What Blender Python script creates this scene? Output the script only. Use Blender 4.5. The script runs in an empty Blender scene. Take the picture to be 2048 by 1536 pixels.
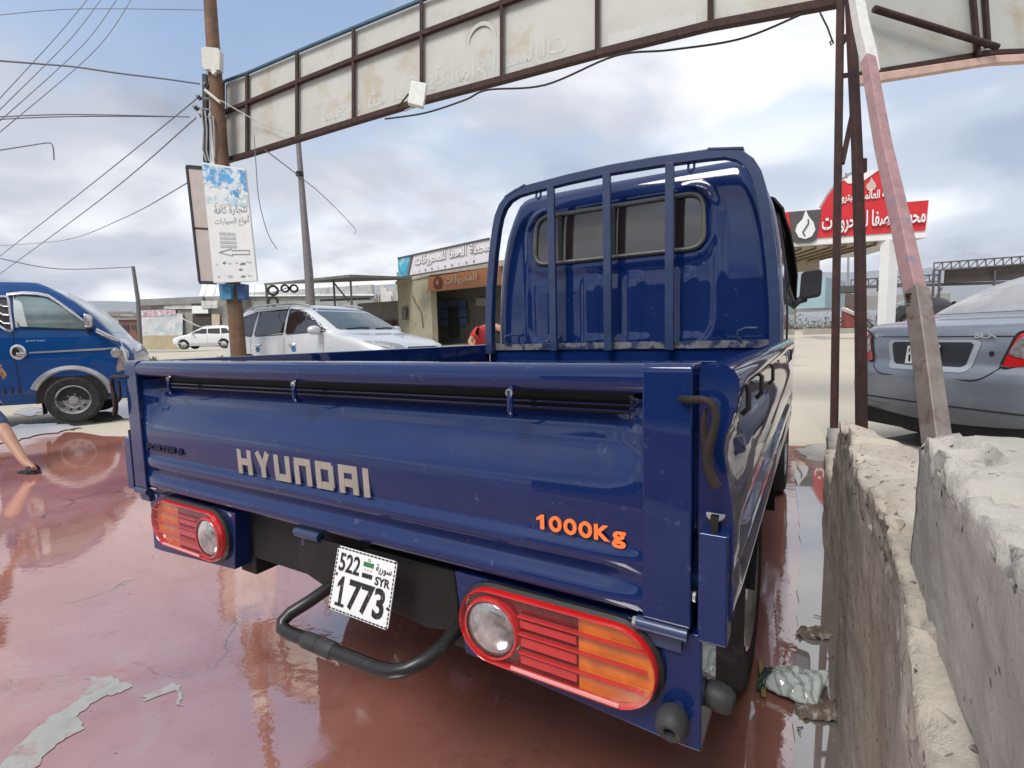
import bpy, bmesh, math, random
from mathutils import Vector, Matrix, noise
random.seed(7)
V = Vector
rad = math.radians
scene = bpy.context.scene
COL = scene.collection

# ------------------------------------------------------------------ camera
FPX, PITCH, ROLL, CAMH = 1023.4, .0923, .0257, 1.136
_X = V((1, 0, 0)); _F = V((0, math.cos(PITCH), -math.sin(PITCH))); _U = V((0, math.sin(PITCH), math.cos(PITCH)))
_R = _X * math.cos(ROLL) - _U * math.sin(ROLL)
_UP = _X * math.sin(ROLL) + _U * math.cos(ROLL)
CAM = V((0, 0, CAMH))
cd = bpy.data.cameras.new('camera'); cam = bpy.data.objects.new('camera', cd); COL.objects.link(cam)
cd.sensor_width = 36; cd.lens = 36 * FPX / 2048; cd.clip_start = .02; cd.clip_end = 6000
mw = Matrix((( _R.x, _UP.x, -_F.x, CAM.x), (_R.y, _UP.y, -_F.y, CAM.y), (_R.z, _UP.z, -_F.z, CAM.z), (0, 0, 0, 1)))
cam.matrix_world = mw
scene.camera = cam

# ------------------------------------------------------------------ world: hazy daylight sky with broken cloud
SUN_EL, SUN_AZ = rad(54), rad(217)
w = bpy.data.worlds.new('World'); scene.world = w; w.use_nodes = True
nt = w.node_tree; nt.nodes.clear()
def wn(t, **k):
    n = nt.nodes.new(t)
    for a, b in k.items(): setattr(n, a, b)
    return n
L = nt.links.new
out = wn('ShaderNodeOutputWorld'); bg = wn('ShaderNodeBackground'); bg.inputs[1].default_value = .15
sky = wn('ShaderNodeTexSky', sky_type='NISHITA', sun_disc=False)
sky.sun_elevation = SUN_EL; sky.sun_rotation = SUN_AZ; sky.air_density = 1.1; sky.dust_density = .6; sky.ozone_density = 3
tc = wn('ShaderNodeTexCoord'); sep = wn('ShaderNodeSeparateXYZ'); L(tc.outputs['Generated'], sep.inputs[0])
mx = wn('ShaderNodeMath', operation='MAXIMUM'); L(sep.outputs[2], mx.inputs[0]); mx.inputs[1].default_value = 0
ad = wn('ShaderNodeMath', operation='ADD'); L(mx.outputs[0], ad.inputs[0]); ad.inputs[1].default_value = .32
dv = wn('ShaderNodeVectorMath', operation='DIVIDE'); cmb = wn('ShaderNodeCombineXYZ')
for i in range(3): L(ad.outputs[0], cmb.inputs[i])
L(tc.outputs['Generated'], dv.inputs[0]); L(cmb.outputs[0], dv.inputs[1])
def wnoise(scale, detail, rough, off, dist=0.0):
    mp = wn('ShaderNodeMapping'); L(dv.outputs[0], mp.inputs[0]); mp.inputs['Location'].default_value = off
    n = wn('ShaderNodeTexNoise'); L(mp.outputs[0], n.inputs['Vector'])
    n.inputs['Scale'].default_value = scale; n.inputs['Detail'].default_value = detail; n.inputs['Roughness'].default_value = rough
    n.inputs['Distortion'].default_value = dist
    return n
def wramp(src, stops):
    r = wn('ShaderNodeValToRGB'); L(src, r.inputs[0]); r.color_ramp.interpolation = 'EASE'
    while len(r.color_ramp.elements) > 1: r.color_ramp.elements.remove(r.color_ramp.elements[0])
    r.color_ramp.elements[0].position = stops[0][0]; r.color_ramp.elements[0].color = stops[0][1]
    for p, c in stops[1:]:
        e = r.color_ramp.elements.new(p); e.color = c
    return r
def g4(v): return (v, v, v, 1)
n1 = wnoise(1.25, 6, .48, (8.859, 8.448, 0), .3)
cover = wramp(n1.outputs['Fac'], [(.35, g4(.08)), (.53, g4(1))])
n2 = wnoise(1.7, 5, .45, (17.458, -3.116, 0), .2)
CL = 6.9
shade = wramp(n2.outputs['Fac'], [(.30, (.28, .31, .385, 1)), (.46, (.41, .435, .50, 1)), (.67, (.74, .75, .765, 1))])
mul = wn('ShaderNodeVectorMath', operation='SCALE'); L(shade.outputs[0], mul.inputs[0]); mul.inputs['Scale'].default_value = CL
# more cover low over the horizon, where one looks through more air
hz = wramp(sep.outputs[2], [(.0, g4(1)), (.25, g4(.8)), (.5, g4(.1))])
cm = wn('ShaderNodeMath', operation='MAXIMUM'); L(cover.outputs[0], cm.inputs[0]); L(hz.outputs[0], cm.inputs[1])
skm = wn('ShaderNodeVectorMath', operation='MULTIPLY'); L(sky.outputs[0], skm.inputs[0]); skm.inputs[1].default_value = (1.35, 1.15, .98)
mix = wn('ShaderNodeMix', data_type='RGBA'); L(cm.outputs[0], mix.inputs[0]); L(skm.outputs[0], mix.inputs[6]); L(mul.outputs[0], mix.inputs[7])
L(mix.outputs[2], bg.inputs[0]); L(bg.outputs[0], out.inputs[0])

# ------------------------------------------------------------------ sun (veiled) and exposure
sd = bpy.data.lights.new('sun', 'SUN'); sun = bpy.data.objects.new('sun', sd); COL.objects.link(sun)
sd.energy = 2.2; sd.angle = rad(24); sd.color = (1, .96, .9)
# sun_rotation is measured from +Y clockwise seen from above
sdir = V((math.sin(SUN_AZ) * math.cos(SUN_EL), math.cos(SUN_AZ) * math.cos(SUN_EL), math.sin(SUN_EL)))
sun.rotation_euler = (-sdir).to_track_quat('-Z', 'Y').to_euler()
vs = scene.view_settings; vs.view_transform = 'Standard'; vs.look = 'None'; vs.exposure = 0.52; vs.gamma = 1
scene.render.engine = 'CYCLES'
scene.cycles.use_denoising = True
scene.cycles.max_bounces = 8

# ------------------------------------------------------------------ helpers
def ray(px, py): return _F + _R * ((px - 1024) / FPX) + _UP * ((768 - py) / FPX)
def P(px, py, d): return CAM + ray(px, py) * d
TX, TY, TYAW = -.459, 1.144, -.5374
TM = Matrix.Translation((TX, TY, 0)) @ Matrix.Rotation(TYAW, 4, 'Z')
TMI = TM.inverted()
def sm(t):
    t = max(0, min(1, t)); return t * t * (3 - 2 * t)
def lerp(a, b, t): return a + (b - a) * t
def yard_edge(x): return 5.55 - .2 * x + .12 * math.sin(x * 1.7) + .06 * math.sin(x * 5.1)
def gz(x, y):
    t = y - (5.55 - .2 * x)
    g = max(.5, min(1, 1 + .0174 * x)) if x < 0 else 1
    z = -.012 + (1.13 * g * sm(t / 30) * .55 + .0225 * g * max(0, min(22, t)) if t > 0 else 0)
    return z

MATS = {}
def M(name, col, rough=.5, metal=0., var=.12, scale=6., bump=0., bscale=None, coat=0., ior=1.45, rvar=0., dirt=None, dscale=3., dlo=.5, dhi=.65, alpha=1., detail=6, emit=0):
    if name in MATS: return MATS[name]
    m = bpy.data.materials.new(name); m.use_nodes = True; t = m.node_tree; b = t.nodes['Principled BSDF']
    def nd(k): return t.nodes.new(k)
    lk = t.links.new
    tco = nd('ShaderNodeTexCoord')
    def nz(s, d=detail, r=.6):
        n = nd('ShaderNodeTexNoise'); lk(tco.outputs['Object'], n.inputs['Vector'])
        n.inputs['Scale'].default_value = s; n.inputs['Detail'].default_value = d; n.inputs['Roughness'].default_value = r; return n
    src = None
    if var:
        n = nz(scale); r = nd('ShaderNodeValToRGB'); lk(n.outputs['Fac'], r.inputs[0])
        r.color_ramp.elements[0].position = .3; r.color_ramp.elements[1].position = .7
        r.color_ramp.elements[0].color = (*[max(0, c * (1 - var)) for c in col], 1); r.color_ramp.elements[1].color = (*[min(1, c * (1 + var)) for c in col], 1)
        src = r.outputs[0]
    if dirt:
        n = nz(dscale, 8, .65); r = nd('ShaderNodeValToRGB'); lk(n.outputs['Fac'], r.inputs[0])
        r.color_ramp.elements[0].position = dlo; r.color_ramp.elements[1].position = dhi
        x = nd('ShaderNodeMix'); x.data_type = 'RGBA'; lk(r.outputs[0], x.inputs[0])
        if src: lk(src, x.inputs[6])
        else: x.inputs[6].default_value = (*col, 1)
        x.inputs[7].default_value = (*dirt, 1); src = x.outputs[2]
    if src: lk(src, b.inputs['Base Color'])
    else: b.inputs['Base Color'].default_value = (*col, 1)
    b.inputs['Roughness'].default_value = rough
    if rvar:
        n = nz(scale * .7); mr = nd('ShaderNodeMapRange'); lk(n.outputs['Fac'], mr.inputs[0])
        mr.inputs[1].default_value = .3; mr.inputs[2].default_value = .7; mr.inputs[3].default_value = max(0, rough - rvar); mr.inputs[4].default_value = min(1, rough + rvar)
        lk(mr.outputs[0], b.inputs['Roughness'])
    b.inputs['Metallic'].default_value = metal; b.inputs['IOR'].default_value = ior
    b.inputs['Coat Weight'].default_value = coat; b.inputs['Coat Roughness'].default_value = .03
    b.inputs['Alpha'].default_value = alpha
    if emit: b.inputs['Emission Color'].default_value = (*col, 1); b.inputs['Emission Strength'].default_value = emit
    if bump:
        n = nz(bscale or scale * 4, 8); bp = nd('ShaderNodeBump'); lk(n.outputs['Fac'], bp.inputs['Height'])
        bp.inputs['Strength'].default_value = min(1, bump * 20); bp.inputs['Distance'].default_value = bump
        lk(bp.outputs[0], b.inputs['Normal'])
    MATS[name] = m; return m

def frames(o):
    m = Matrix.Identity(4)
    while o is not None:
        m = Matrix.LocRotScale(o.location, o.rotation_euler, o.scale) @ m; o = o.parent
    return m

class MB:
    def __init__(s): s.v = []; s.f = []
    def add(s, vs, fs):
        k = len(s.v); s.v += [V(q) for q in vs]; s.f += [[k + i for i in f] for f in fs]; return s
    def poly(s, pts): return s.add(pts, [list(range(len(pts)))])
    def box(s, c, d, rot=None):
        c = V(c); hx, hy, hz = d[0] / 2, d[1] / 2, d[2] / 2
        vs = [V((x, y, z)) for x in (-hx, hx) for y in (-hy, hy) for z in (-hz, hz)]
        if rot is not None: vs = [rot @ q for q in vs]
        return s.add([c + q for q in vs], [(0, 1, 3, 2), (4, 6, 7, 5), (0, 4, 5, 1), (2, 3, 7, 6), (0, 2, 6, 4), (1, 5, 7, 3)])
    def bb(s, a, b):  # box by two corners
        return s.box([(a[i] + b[i]) / 2 for i in range(3)], [abs(a[i] - b[i]) for i in range(3)])
    def prism(s, pts, vec):
        n = len(pts); pts = [V(p) for p in pts]; vec = V(vec)
        return s.add(pts + [p + vec for p in pts], [list(range(n))[::-1], list(range(n, 2 * n))] + [(i, (i + 1) % n, n + (i + 1) % n, n + i) for i in range(n)])
    def bar(s, a, b, w, h, up=(0, 0, 1)):
        a = V(a); b = V(b); d = (b - a); l = d.length; d.normalize(); up = V(up)
        if abs(d.dot(up)) > .98: up = V((0, 1, 0))
        x = d.cross(up).normalized(); z = x.cross(d)
        o = [x * (w / 2 * i) + z * (h / 2 * j) for i, j in ((-1, -1), (1, -1), (1, 1), (-1, 1))]
        return s.prism([a + q for q in o], b - a)
    def loft(s, rings, caps=True, closed=True):
        k = len(s.v); n = len(rings[0])
        for r in rings: s.v += [V(q) for q in r]
        for i in range(len(rings) - 1):
            for j in range(n if closed else n - 1):
                s.f.append([k + i * n + j, k + i * n + (j + 1) % n, k + (i + 1) * n + (j + 1) % n, k + (i + 1) * n + j])
        if caps:
            s.f.append([k + j for j in range(n)][::-1]); s.f.append([k + (len(rings) - 1) * n + j for j in range(n)])
        return s
    def tube(s, path, r, seg=8, caps=True):
        path = [V(p) for p in path]; n = len(path); rs = r if isinstance(r, (list, tuple)) else [r] * n
        rings = []; prev = None
        for i, p in enumerate(path):
            d = (path[min(i + 1, n - 1)] - path[max(i - 1, 0)])
            if d.length < 1e-9: d = V((0, 0, 1))
            d.normalize()
            if prev is None:
                up = V((0, 0, 1)) if abs(d.z) < .9 else V((1, 0, 0)); x = d.cross(up).normalized()
            else:
                x = (prev - d * prev.dot(d)).normalized()
            prev = x; y = d.cross(x)
            rings.append([p + (x * math.cos(a) + y * math.sin(a)) * rs[i] for a in [2 * math.pi * k / seg for k in range(seg)]])
        return s.loft(rings, caps)
    def lathe(s, c, ax, prof, seg=24, caps=False):
        ax = V(ax).normalized(); up = V((0, 0, 1)) if abs(ax.z) < .9 else V((1, 0, 0)); x = ax.cross(up).normalized(); y = ax.cross(x); c = V(c)
        return s.loft([[c + ax * t + (x * math.cos(a) + y * math.sin(a)) * r for a in [2 * math.pi * k / seg for k in range(seg)]] for r, t in prof], caps)
    def disc(s, c, ax, r, seg=20, t=.004): return s.lathe(c, ax, [(r, 0), (r, t)], seg, True)
    def grid(s, nu, nv, fn):
        k = len(s.v)
        for i in range(nu):
            for j in range(nv): s.v.append(V(fn(i / (nu - 1), j / (nv - 1))))
        for i in range(nu - 1):
            for j in range(nv - 1): s.f.append([k + i * nv + j, k + (i + 1) * nv + j, k + (i + 1) * nv + j + 1, k + i * nv + j + 1])
        return s
    def build(s, name, mat, parent=None, world=False, smooth=0, bevel=0, sub=0, solid=0, seg=2):
        me = bpy.data.meshes.new(name); vs = s.v
        o = bpy.data.objects.new(name, me)
        if parent is not None:
            o.parent = parent
            if world:
                inv = frames(parent).inverted(); vs = [inv @ q for q in vs]
        else:
            b = V(((min(q.x for q in vs) + max(q.x for q in vs)) / 2, (min(q.y for q in vs) + max(q.y for q in vs)) / 2, min(q.z for q in vs)))
            o.location = b; vs = [q - b for q in vs]
        me.from_pydata([tuple(q) for q in vs], [], s.f)
        bm = bmesh.new(); bm.from_mesh(me); bmesh.ops.recalc_face_normals(bm, faces=bm.faces)
        if smooth:
            th = rad(smooth)
            for f in bm.faces: f.smooth = True
            for e in bm.edges:
                if len(e.link_faces) == 2 and e.calc_face_angle(0) > th: e.smooth = False
        bm.to_mesh(me); bm.free()
        me.materials.append(mat); COL.objects.link(o)
        if solid:
            md = o.modifiers.new('solid', 'SOLIDIFY'); md.thickness = solid; md.offset = 1
        if bevel:
            md = o.modifiers.new('bevel', 'BEVEL'); md.width = bevel; md.segments = seg; md.limit_method = 'ANGLE'; md.angle_limit = rad(40); md.harden_normals = True
            for f in me.polygons: f.use_smooth = True
        if sub:
            md = o.modifiers.new('sub', 'SUBSURF'); md.levels = sub; md.render_levels = sub
            for f in me.polygons: f.use_smooth = True
        return o

def tag(o, label=None, cat=None, group=None, kind=None):
    if label: o['label'] = label
    if cat: o['category'] = cat
    if group: o['group'] = group
    if kind: o['kind'] = kind
    return o
def thing(name, label, cat, loc=(0, 0, 0), rz=0, group=None):
    o = bpy.data.objects.new(name, None); COL.objects.link(o); o.location = loc; o.rotation_euler = (0, 0, rz); o.empty_display_size = .2
    return tag(o, label, cat, group)
def struct(o): o['kind'] = 'structure'; return o

def arc(c, r, a0, a1, n, f): return [f(c[0] + r * math.cos(lerp(a0, a1, i / n)), c[1] + r * math.sin(lerp(a0, a1, i / n))) for i in range(n + 1)]
def rounded(pts, r, n=4):
    out = []; m = len(pts)
    for i in range(m):
        p = V(pts[i]); a = V(pts[i - 1]) - p; b = V(pts[(i + 1) % m]) - p
        rr = min(r[i] if isinstance(r, (list, tuple)) else r, a.length * .49, b.length * .49)
        p0 = p + a.normalized() * rr; p1 = p + b.normalized() * rr
        for k in range(n + 1):
            t = k / n; out.append((p0 * (1 - t) ** 2 + p * (2 * t * (1 - t)) + p1 * t * t)[:])
    return out
def patch(mb, poly, rows, cols, f):
    v0 = min(p[1] for p in poly); v1 = max(p[1] for p in poly); R_ = []
    for i in range(rows + 1):
        v = lerp(v0, v1, min(max(i / rows, .002), .998)); xs = []
        for k in range(len(poly)):
            a = poly[k]; b = poly[(k + 1) % len(poly)]
            if (a[1] - v) * (b[1] - v) < 0: xs.append(a[0] + (b[0] - a[0]) * (v - a[1]) / (b[1] - a[1]))
        if len(xs) < 2: continue
        u0, u1 = min(xs), max(xs); R_.append([f(lerp(u0, u1, j / cols), v) for j in range(cols + 1)])
    mb.loft(R_, caps=False, closed=False); return mb

AR = dict(zip('ابتةجحرسشصطعفقكلمنويأء', '8D 8F 95 93 9D A1 AD B1 B5 B9 C1 C9 D1 D5 D9 DD E1 E5 ED F1 83 80'.split()))
def arabic(s):
    nojoin = 'اةروأء '; o = []
    for w_ in s.split(' '):
        r = ''
        for i, ch in enumerate(w_):
            pj = i > 0 and w_[i - 1] not in nojoin; nj = i < len(w_) - 1 and ch not in nojoin and w_[i + 1] != 'ء'
            c = 0xFE00 + int(AR[ch], 16)
            r += chr(c + (3 if pj and nj else 2 if nj else 1 if pj else 0) if ch not in nojoin else c + (1 if pj else 0))
        o.append(r[::-1])
    return ' '.join(o[::-1])
def text(name, body, mat, parent, o, xd, yd, w_, h_, depth=.003, bold=0., world=False, mirror=False, spacing=1., outline=0):
    c = bpy.data.curves.new('txt', 'FONT'); c.body = body; c.resolution_u = 3; c.offset = bold; c.space_character = spacing
    c.fill_mode = 'BOTH'
    if outline: c.fill_mode = 'NONE'; c.bevel_depth = outline; c.bevel_resolution = 0
    t = bpy.data.objects.new('txt', c); COL.objects.link(t)
    dg = bpy.context.evaluated_depsgraph_get(); dg.update(); me = bpy.data.meshes.new_from_object(t.evaluated_get(dg))
    xs = [q.co.x for q in me.vertices]; ys = [q.co.y for q in me.vertices]
    x0, x1, y0, y1 = min(xs), max(xs), min(ys), max(ys)
    o = V(o); xd = V(xd).normalized(); yd = V(yd).normalized(); n = xd.cross(yd)
    mb = MB(); k = len(me.vertices); vv = []
    for q in me.vertices:
        u = (q.co.x - x0) / (x1 - x0); u = 1 - u if mirror else u
        vv.append(o + xd * (u * w_) + yd * ((q.co.y - y0) / (y1 - y0) * h_) + n * depth)
    fs = [list(p.vertices) for p in me.polygons]
    mb.add(vv, fs)
    if depth and not outline:
        ec = {}
        for p in me.polygons:
            for e in p.edge_keys: ec[e] = ec.get(e, 0) + 1
        back = [q - n * depth * .98 for q in vv]
        kk = len(mb.v); mb.v += back
        for (a, b_), cnt in ec.items():
            if cnt == 1: mb.f.append([a, b_, kk + b_, kk + a])
    bpy.data.objects.remove(t); bpy.data.curves.remove(c); bpy.data.meshes.remove(me)
    return mb.build(name, mat, parent, world)

# ------------------------------------------------------------------ shared materials
PAINT = M('paint_navy', (.004, .0175, .088), .32, 0, .10, 5, coat=1., dirt=(.09, .11, .17), dscale=34, dlo=.63, dhi=.78, rvar=.08)
PAINT.node_tree.nodes['Principled BSDF'].inputs['Specular IOR Level'].default_value = .05
PAINT2 = M('paint_royal', (.004, .055, .20), .34, 0, .08, 4, coat=1.)
PAINT2.node_tree.nodes['Principled BSDF'].inputs['Specular IOR Level'].default_value = .05
FRAMEP = M('frame_paint', (.018, .035, .095), .42, 0, .2, 14, coat=.35, dirt=(.12, .12, .13), dscale=22, dlo=.68, dhi=.76, bump=.0008)
BLACK = M('black_plastic', (.014, .014, .015), .5, 0, .3, 20, bump=.0006)
RUBBER = M('rubber', (.018, .018, .018), .75, 0, .35, 18, bump=.001, dirt=(.09, .08, .07), dscale=9, dlo=.55, dhi=.8)
BUMPR = M('worn_rubber', (.032, .033, .035), .6, 0, .4, 22, bump=.001, dirt=(.15, .15, .15), dscale=18, dlo=.55, dhi=.75)
CHASSIS = M('chassis_black', (.007, .0065, .0065), .7, 0, .5, 10, bump=.001, dirt=(.03, .022, .018), dscale=7, dlo=.62, dhi=.8)
CHROME = M('chrome', (.8, .8, .82), .12, 1, .08, 6)
SILVER = M('silver_letter', (.38, .355, .31), .3, .35, .12, 25)
STEEL = M('bare_steel', (.40, .40, .40), .45, .75, .25, 12, dirt=(.12, .08, .05), dscale=9)
SCRAPE = M('scraped_rail', (.17, .17, .18), .5, .35, .35, 16, dirt=(.02, .03, .09), dscale=11, dlo=.5, dhi=.56, bump=.0015)
RUSTROD = M('rusty_rod', (.026, .017, .014), .7, .2, .45, 30, bump=.001, dirt=(.02, .018, .018), dscale=24)
GLASS = M('tinted_glass', (.022, .016, .016), .03, 0, 0, coat=0., ior=1.85)
GLASSC = M('clear_dark_glass', (.020, .030, .032), .02, 0, 0, ior=1.9)
GASKET = M('gasket', (.11, .11, .105), .6, 0, .2, 30)
ORANGE = M('orange_decal', (.85, .20, .045), .4, 0, .06, 40)
GHOST = M('ghost_decal', (.006, .009, .035), .6, 0, .3, 60)
REDL = M('red_lens', (.50, .012, .012), .12, 0, .15, 30, coat=1., ior=1.5)
REDD = M('red_lens_dark', (.15, .006, .008), .15, 0, .3, 40, coat=1.)
AMBER = M('amber_lens', (.62, .16, .014), .15, 0, .28, 22, coat=1., bump=.001, bscale=50)
CLEARL = M('clear_lens', (.42, .41, .40), .12, .55, .55, 26, coat=1., bump=.004, bscale=42)
PLATEW = M('plate_white', (.72, .73, .72), .4, 0, .05, 30)
INK = M('plate_ink', (.012, .012, .014), .5, 0, .5, 90, dirt=(.16, .16, .16), dscale=110, dlo=.56, dhi=.68)
GREENI = M('flag_green', (.02, .16, .05), .5, 0, .1, 40)
REDI = M('flag_red', (.5, .02, .02), .5, 0, .1, 40)
RIMG = M('rim_grey', (.36, .37, .37), .4, .5, .15, 12, dirt=(.10, .085, .07), dscale=9)
CONC = M('concrete', (.36, .335, .30), .9, 0, .22, 5, bump=.006, bscale=38, dirt=(.20, .18, .15), dscale=9, dlo=.58, dhi=.75)

COVER = bpy.data.materials.new('clear_cover'); COVER.use_nodes = True
_t = COVER.node_tree; _t.nodes.clear(); _o = _t.nodes.new('ShaderNodeOutputMaterial'); _m = _t.nodes.new('ShaderNodeMixShader'); _lw = _t.nodes.new('ShaderNodeLayerWeight'); _pw = _t.nodes.new('ShaderNodeMath'); _pw.operation = 'POWER'; _pw.inputs[1].default_value = 4; _t.links.new(_lw.outputs['Facing'], _pw.inputs[0]); _f = _t.nodes.new('ShaderNodeMath'); _f.operation = 'MULTIPLY_ADD'; _f.inputs[1].default_value = .6; _f.inputs[2].default_value = .05; _t.links.new(_pw.outputs[0], _f.inputs[0])
_a = _t.nodes.new('ShaderNodeBsdfTransparent'); _g = _t.nodes.new('ShaderNodeBsdfGlossy'); _g.inputs['Roughness'].default_value = .03
_nz = _t.nodes.new('ShaderNodeTexNoise'); _nz.inputs['Scale'].default_value = 30; _bp = _t.nodes.new('ShaderNodeBump'); _bp.inputs['Distance'].default_value = .0008; _bp.inputs['Strength'].default_value = .4
_t.links.new(_nz.outputs['Fac'], _bp.inputs['Height']); _t.links.new(_bp.outputs[0], _g.inputs['Normal'])
_t.links.new(_f.outputs[0], _m.inputs[0]); _t.links.new(_a.outputs[0], _m.inputs[1]); _t.links.new(_g.outputs[0], _m.inputs[2]); _t.links.new(_m.outputs[0], _o.inputs[0])

# ------------------------------------------------------------------ body shells from stacked outlines
class Stack:
    def __init__(s, lv, sub=4):
        s.L = []
        n = len(lv)
        for i in range(n - 1):
            a, b, c, d = lv[max(i - 1, 0)], lv[i], lv[i + 1], lv[min(i + 2, n - 1)]
            for k in range(sub):
                t = k / sub; r = []
                for j in range(len(b)):
                    v = .5 * (2 * b[j] + (c[j] - a[j]) * t + (2 * a[j] - 5 * b[j] + 4 * c[j] - d[j]) * t * t + (3 * b[j] - a[j] - 3 * c[j] + d[j]) * t ** 3)
                    lo, hi = min(b[j], c[j]), max(b[j], c[j]); e = (hi - lo) * .08
                    r.append(max(lo - e, min(hi + e, v)) if j else lerp(b[0], c[0], t))
                s.L.append(r)
        s.L.append(list(lv[-1]))
    def at(s, z):
        l = s.L
        if z <= l[0][0]: return l[0]
        for i in range(len(l) - 1):
            if l[i][0] <= z <= l[i + 1][0]:
                t = (z - l[i][0]) / max(1e-6, l[i + 1][0] - l[i][0]); return [lerp(a, b, t) for a, b in zip(l[i], l[i + 1])]
        return l[-1]
    @staticmethod
    def _end(x, hw, r, crown):
        ax = min(abs(x), hw - 1e-5); k = crown * (x / hw) ** 2
        if ax > hw - r: k += r - math.sqrt(max(0, r * r - (ax - hw + r) ** 2))
        return k
    def fy(s, x, z):
        q = s.at(z); return q[2] - s._end(x, q[3], min(q[5], q[3] * .95), q[7])
    def ry(s, x, z):
        q = s.at(z); return q[1] + s._end(x, q[3], min(q[4], q[3] * .95), q[6])
    def sx(s, y, z):
        q = s.at(z); hw = q[3]; lo, hi = q[1] + q[6], q[2] - q[7]
        if y > hi - q[5]: d = min(q[5], y - hi + q[5]); return hw - q[5] + math.sqrt(max(0, q[5] ** 2 - d * d))
        if y < lo + q[4]: d = min(q[4], lo + q[4] - y); return hw - q[4] + math.sqrt(max(0, q[4] ** 2 - d * d))
        return hw
    def mesh(s, nr=16, ns=14, na=6, relief=None):
        rings = []
        for q in s.L:
            z, yr, yf, hw, rr, rf, cr, cf = q; rr = min(rr, hw * .95); rf = min(rf, hw * .95); rr = min(rr, (yf - yr) * .45); rf = min(rf, (yf - yr) * .45)
            ring = []
            for i in range(nr + 1):
                x = lerp(-(hw - rr), hw - rr, i / nr); y = yr + cr * (x / hw) ** 2
                if relief: y -= relief(x, z)
                ring.append((x, y, z))
            for i in range(1, na):
                a = -math.pi / 2 + (math.pi / 2) * i / na; x = hw - rr + rr * math.cos(a); ring.append((x, yr + rr + cr * (x / hw) ** 2 + rr * math.sin(a), z))
            lo = yr + rr + cr; hi = yf - rf - cf
            for i in range(ns + 1): ring.append((hw, lerp(lo, hi, i / ns), z))
            for i in range(1, na):
                a = (math.pi / 2) * i / na; x = hw - rf + rf * math.cos(a); ring.append((x, yf - rf - cf * (x / hw) ** 2 + rf * math.sin(a), z))
            for i in range(nr + 1):
                x = lerp(hw - rf, -(hw - rf), i / nr); ring.append((x, yf - cf * (x / hw) ** 2, z))
            for i in range(1, na):
                a = math.pi / 2 + (math.pi / 2) * i / na; x = -(hw - rf) + rf * math.cos(a); ring.append((x, yf - rf - cf * (x / hw) ** 2 + rf * math.sin(a), z))
            for i in range(ns + 1): ring.append((-hw, lerp(hi, lo, i / ns), z))
            for i in range(1, na):
                a = math.pi + (math.pi / 2) * i / na; x = -(hw - rr) + rr * math.cos(a); ring.append((x, yr + rr + cr * (x / hw) ** 2 + rr * math.sin(a), z))
            rings.append(ring)
        return MB().loft(rings)

def wheel(parent, c, side, Rr=.33, wd=.19, rimr=.2, style='steel', rimmat=None, seg=36):
    c = V(c); ax = V((side, 0, 0)); h = wd / 2
    t = MB().lathe(c, ax, [(rimr, -h), (rimr + .02, -h), (Rr - .03, -h * 1.05), (Rr - .008, -h * .85), (Rr, -h * .5), (Rr, h * .5), (Rr - .008, h * .85), (Rr - .03, h * 1.05), (rimr + .02, h), (rimr, h * .9)], seg).build('wheel', RUBBER, parent, smooth=40)
    rm = rimmat or RIMG
    if style == 'steel':
        r = MB().lathe(c, ax, [(rimr + .004, h * .98), (rimr - .006, h * 1.02), (rimr - .02, h * .8), (rimr - .03, h * .45), (rimr - .05, h * .42), (rimr * .56, h * .75), (rimr * .5, h * .6), (rimr * .3, h * .62), (rimr * .28, h * .85), (0.001, h * .88)], seg).build('rim', rm, t, smooth=35)
        for i in range(10):
            a = i * math.pi / 5; q = c + ax * (h * .56) + V((0, math.cos(a), math.sin(a))) * rimr * .72
            MB().disc(q, ax, .016, 10, .012).build('vent_hole', BLACK, t)
        for i in range(6):
            a = i * math.pi / 3 + .3; q = c + ax * (h * .6) + V((0, math.cos(a), math.sin(a))) * rimr * .40
            MB().disc(q, ax, .011, 6, .016).build('wheel_nut', STEEL, t)
    else:
        r = MB().lathe(c, ax, [(rimr + .004, h * .98), (rimr - .01, h * 1.0), (rimr - .03, h * .5), (rimr - .04, h * .2), (0.001, h * .2)], seg).build('rim', BLACK, t, smooth=35)
        for i in range(7):
            a = i * 2 * math.pi / 7; dr = V((0, math.cos(a), math.sin(a)))
            MB().bar(c + ax * (h * .7) + dr * .03, c + ax * (h * .85) + dr * (rimr - .008), .045, .03, ax).build('spoke', rm, t, bevel=.006)
        MB().lathe(c, ax, [(rimr, h * .9), (rimr, h * 1.02), (rimr - .02, h * 1.0), (rimr - .022, h * .8)], seg).build('rim_lip', rm, t, smooth=30)
        MB().disc(c + ax * h * .7, ax, .045, 16, .02).build('hub_cap', rm, t)
    return t

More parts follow.
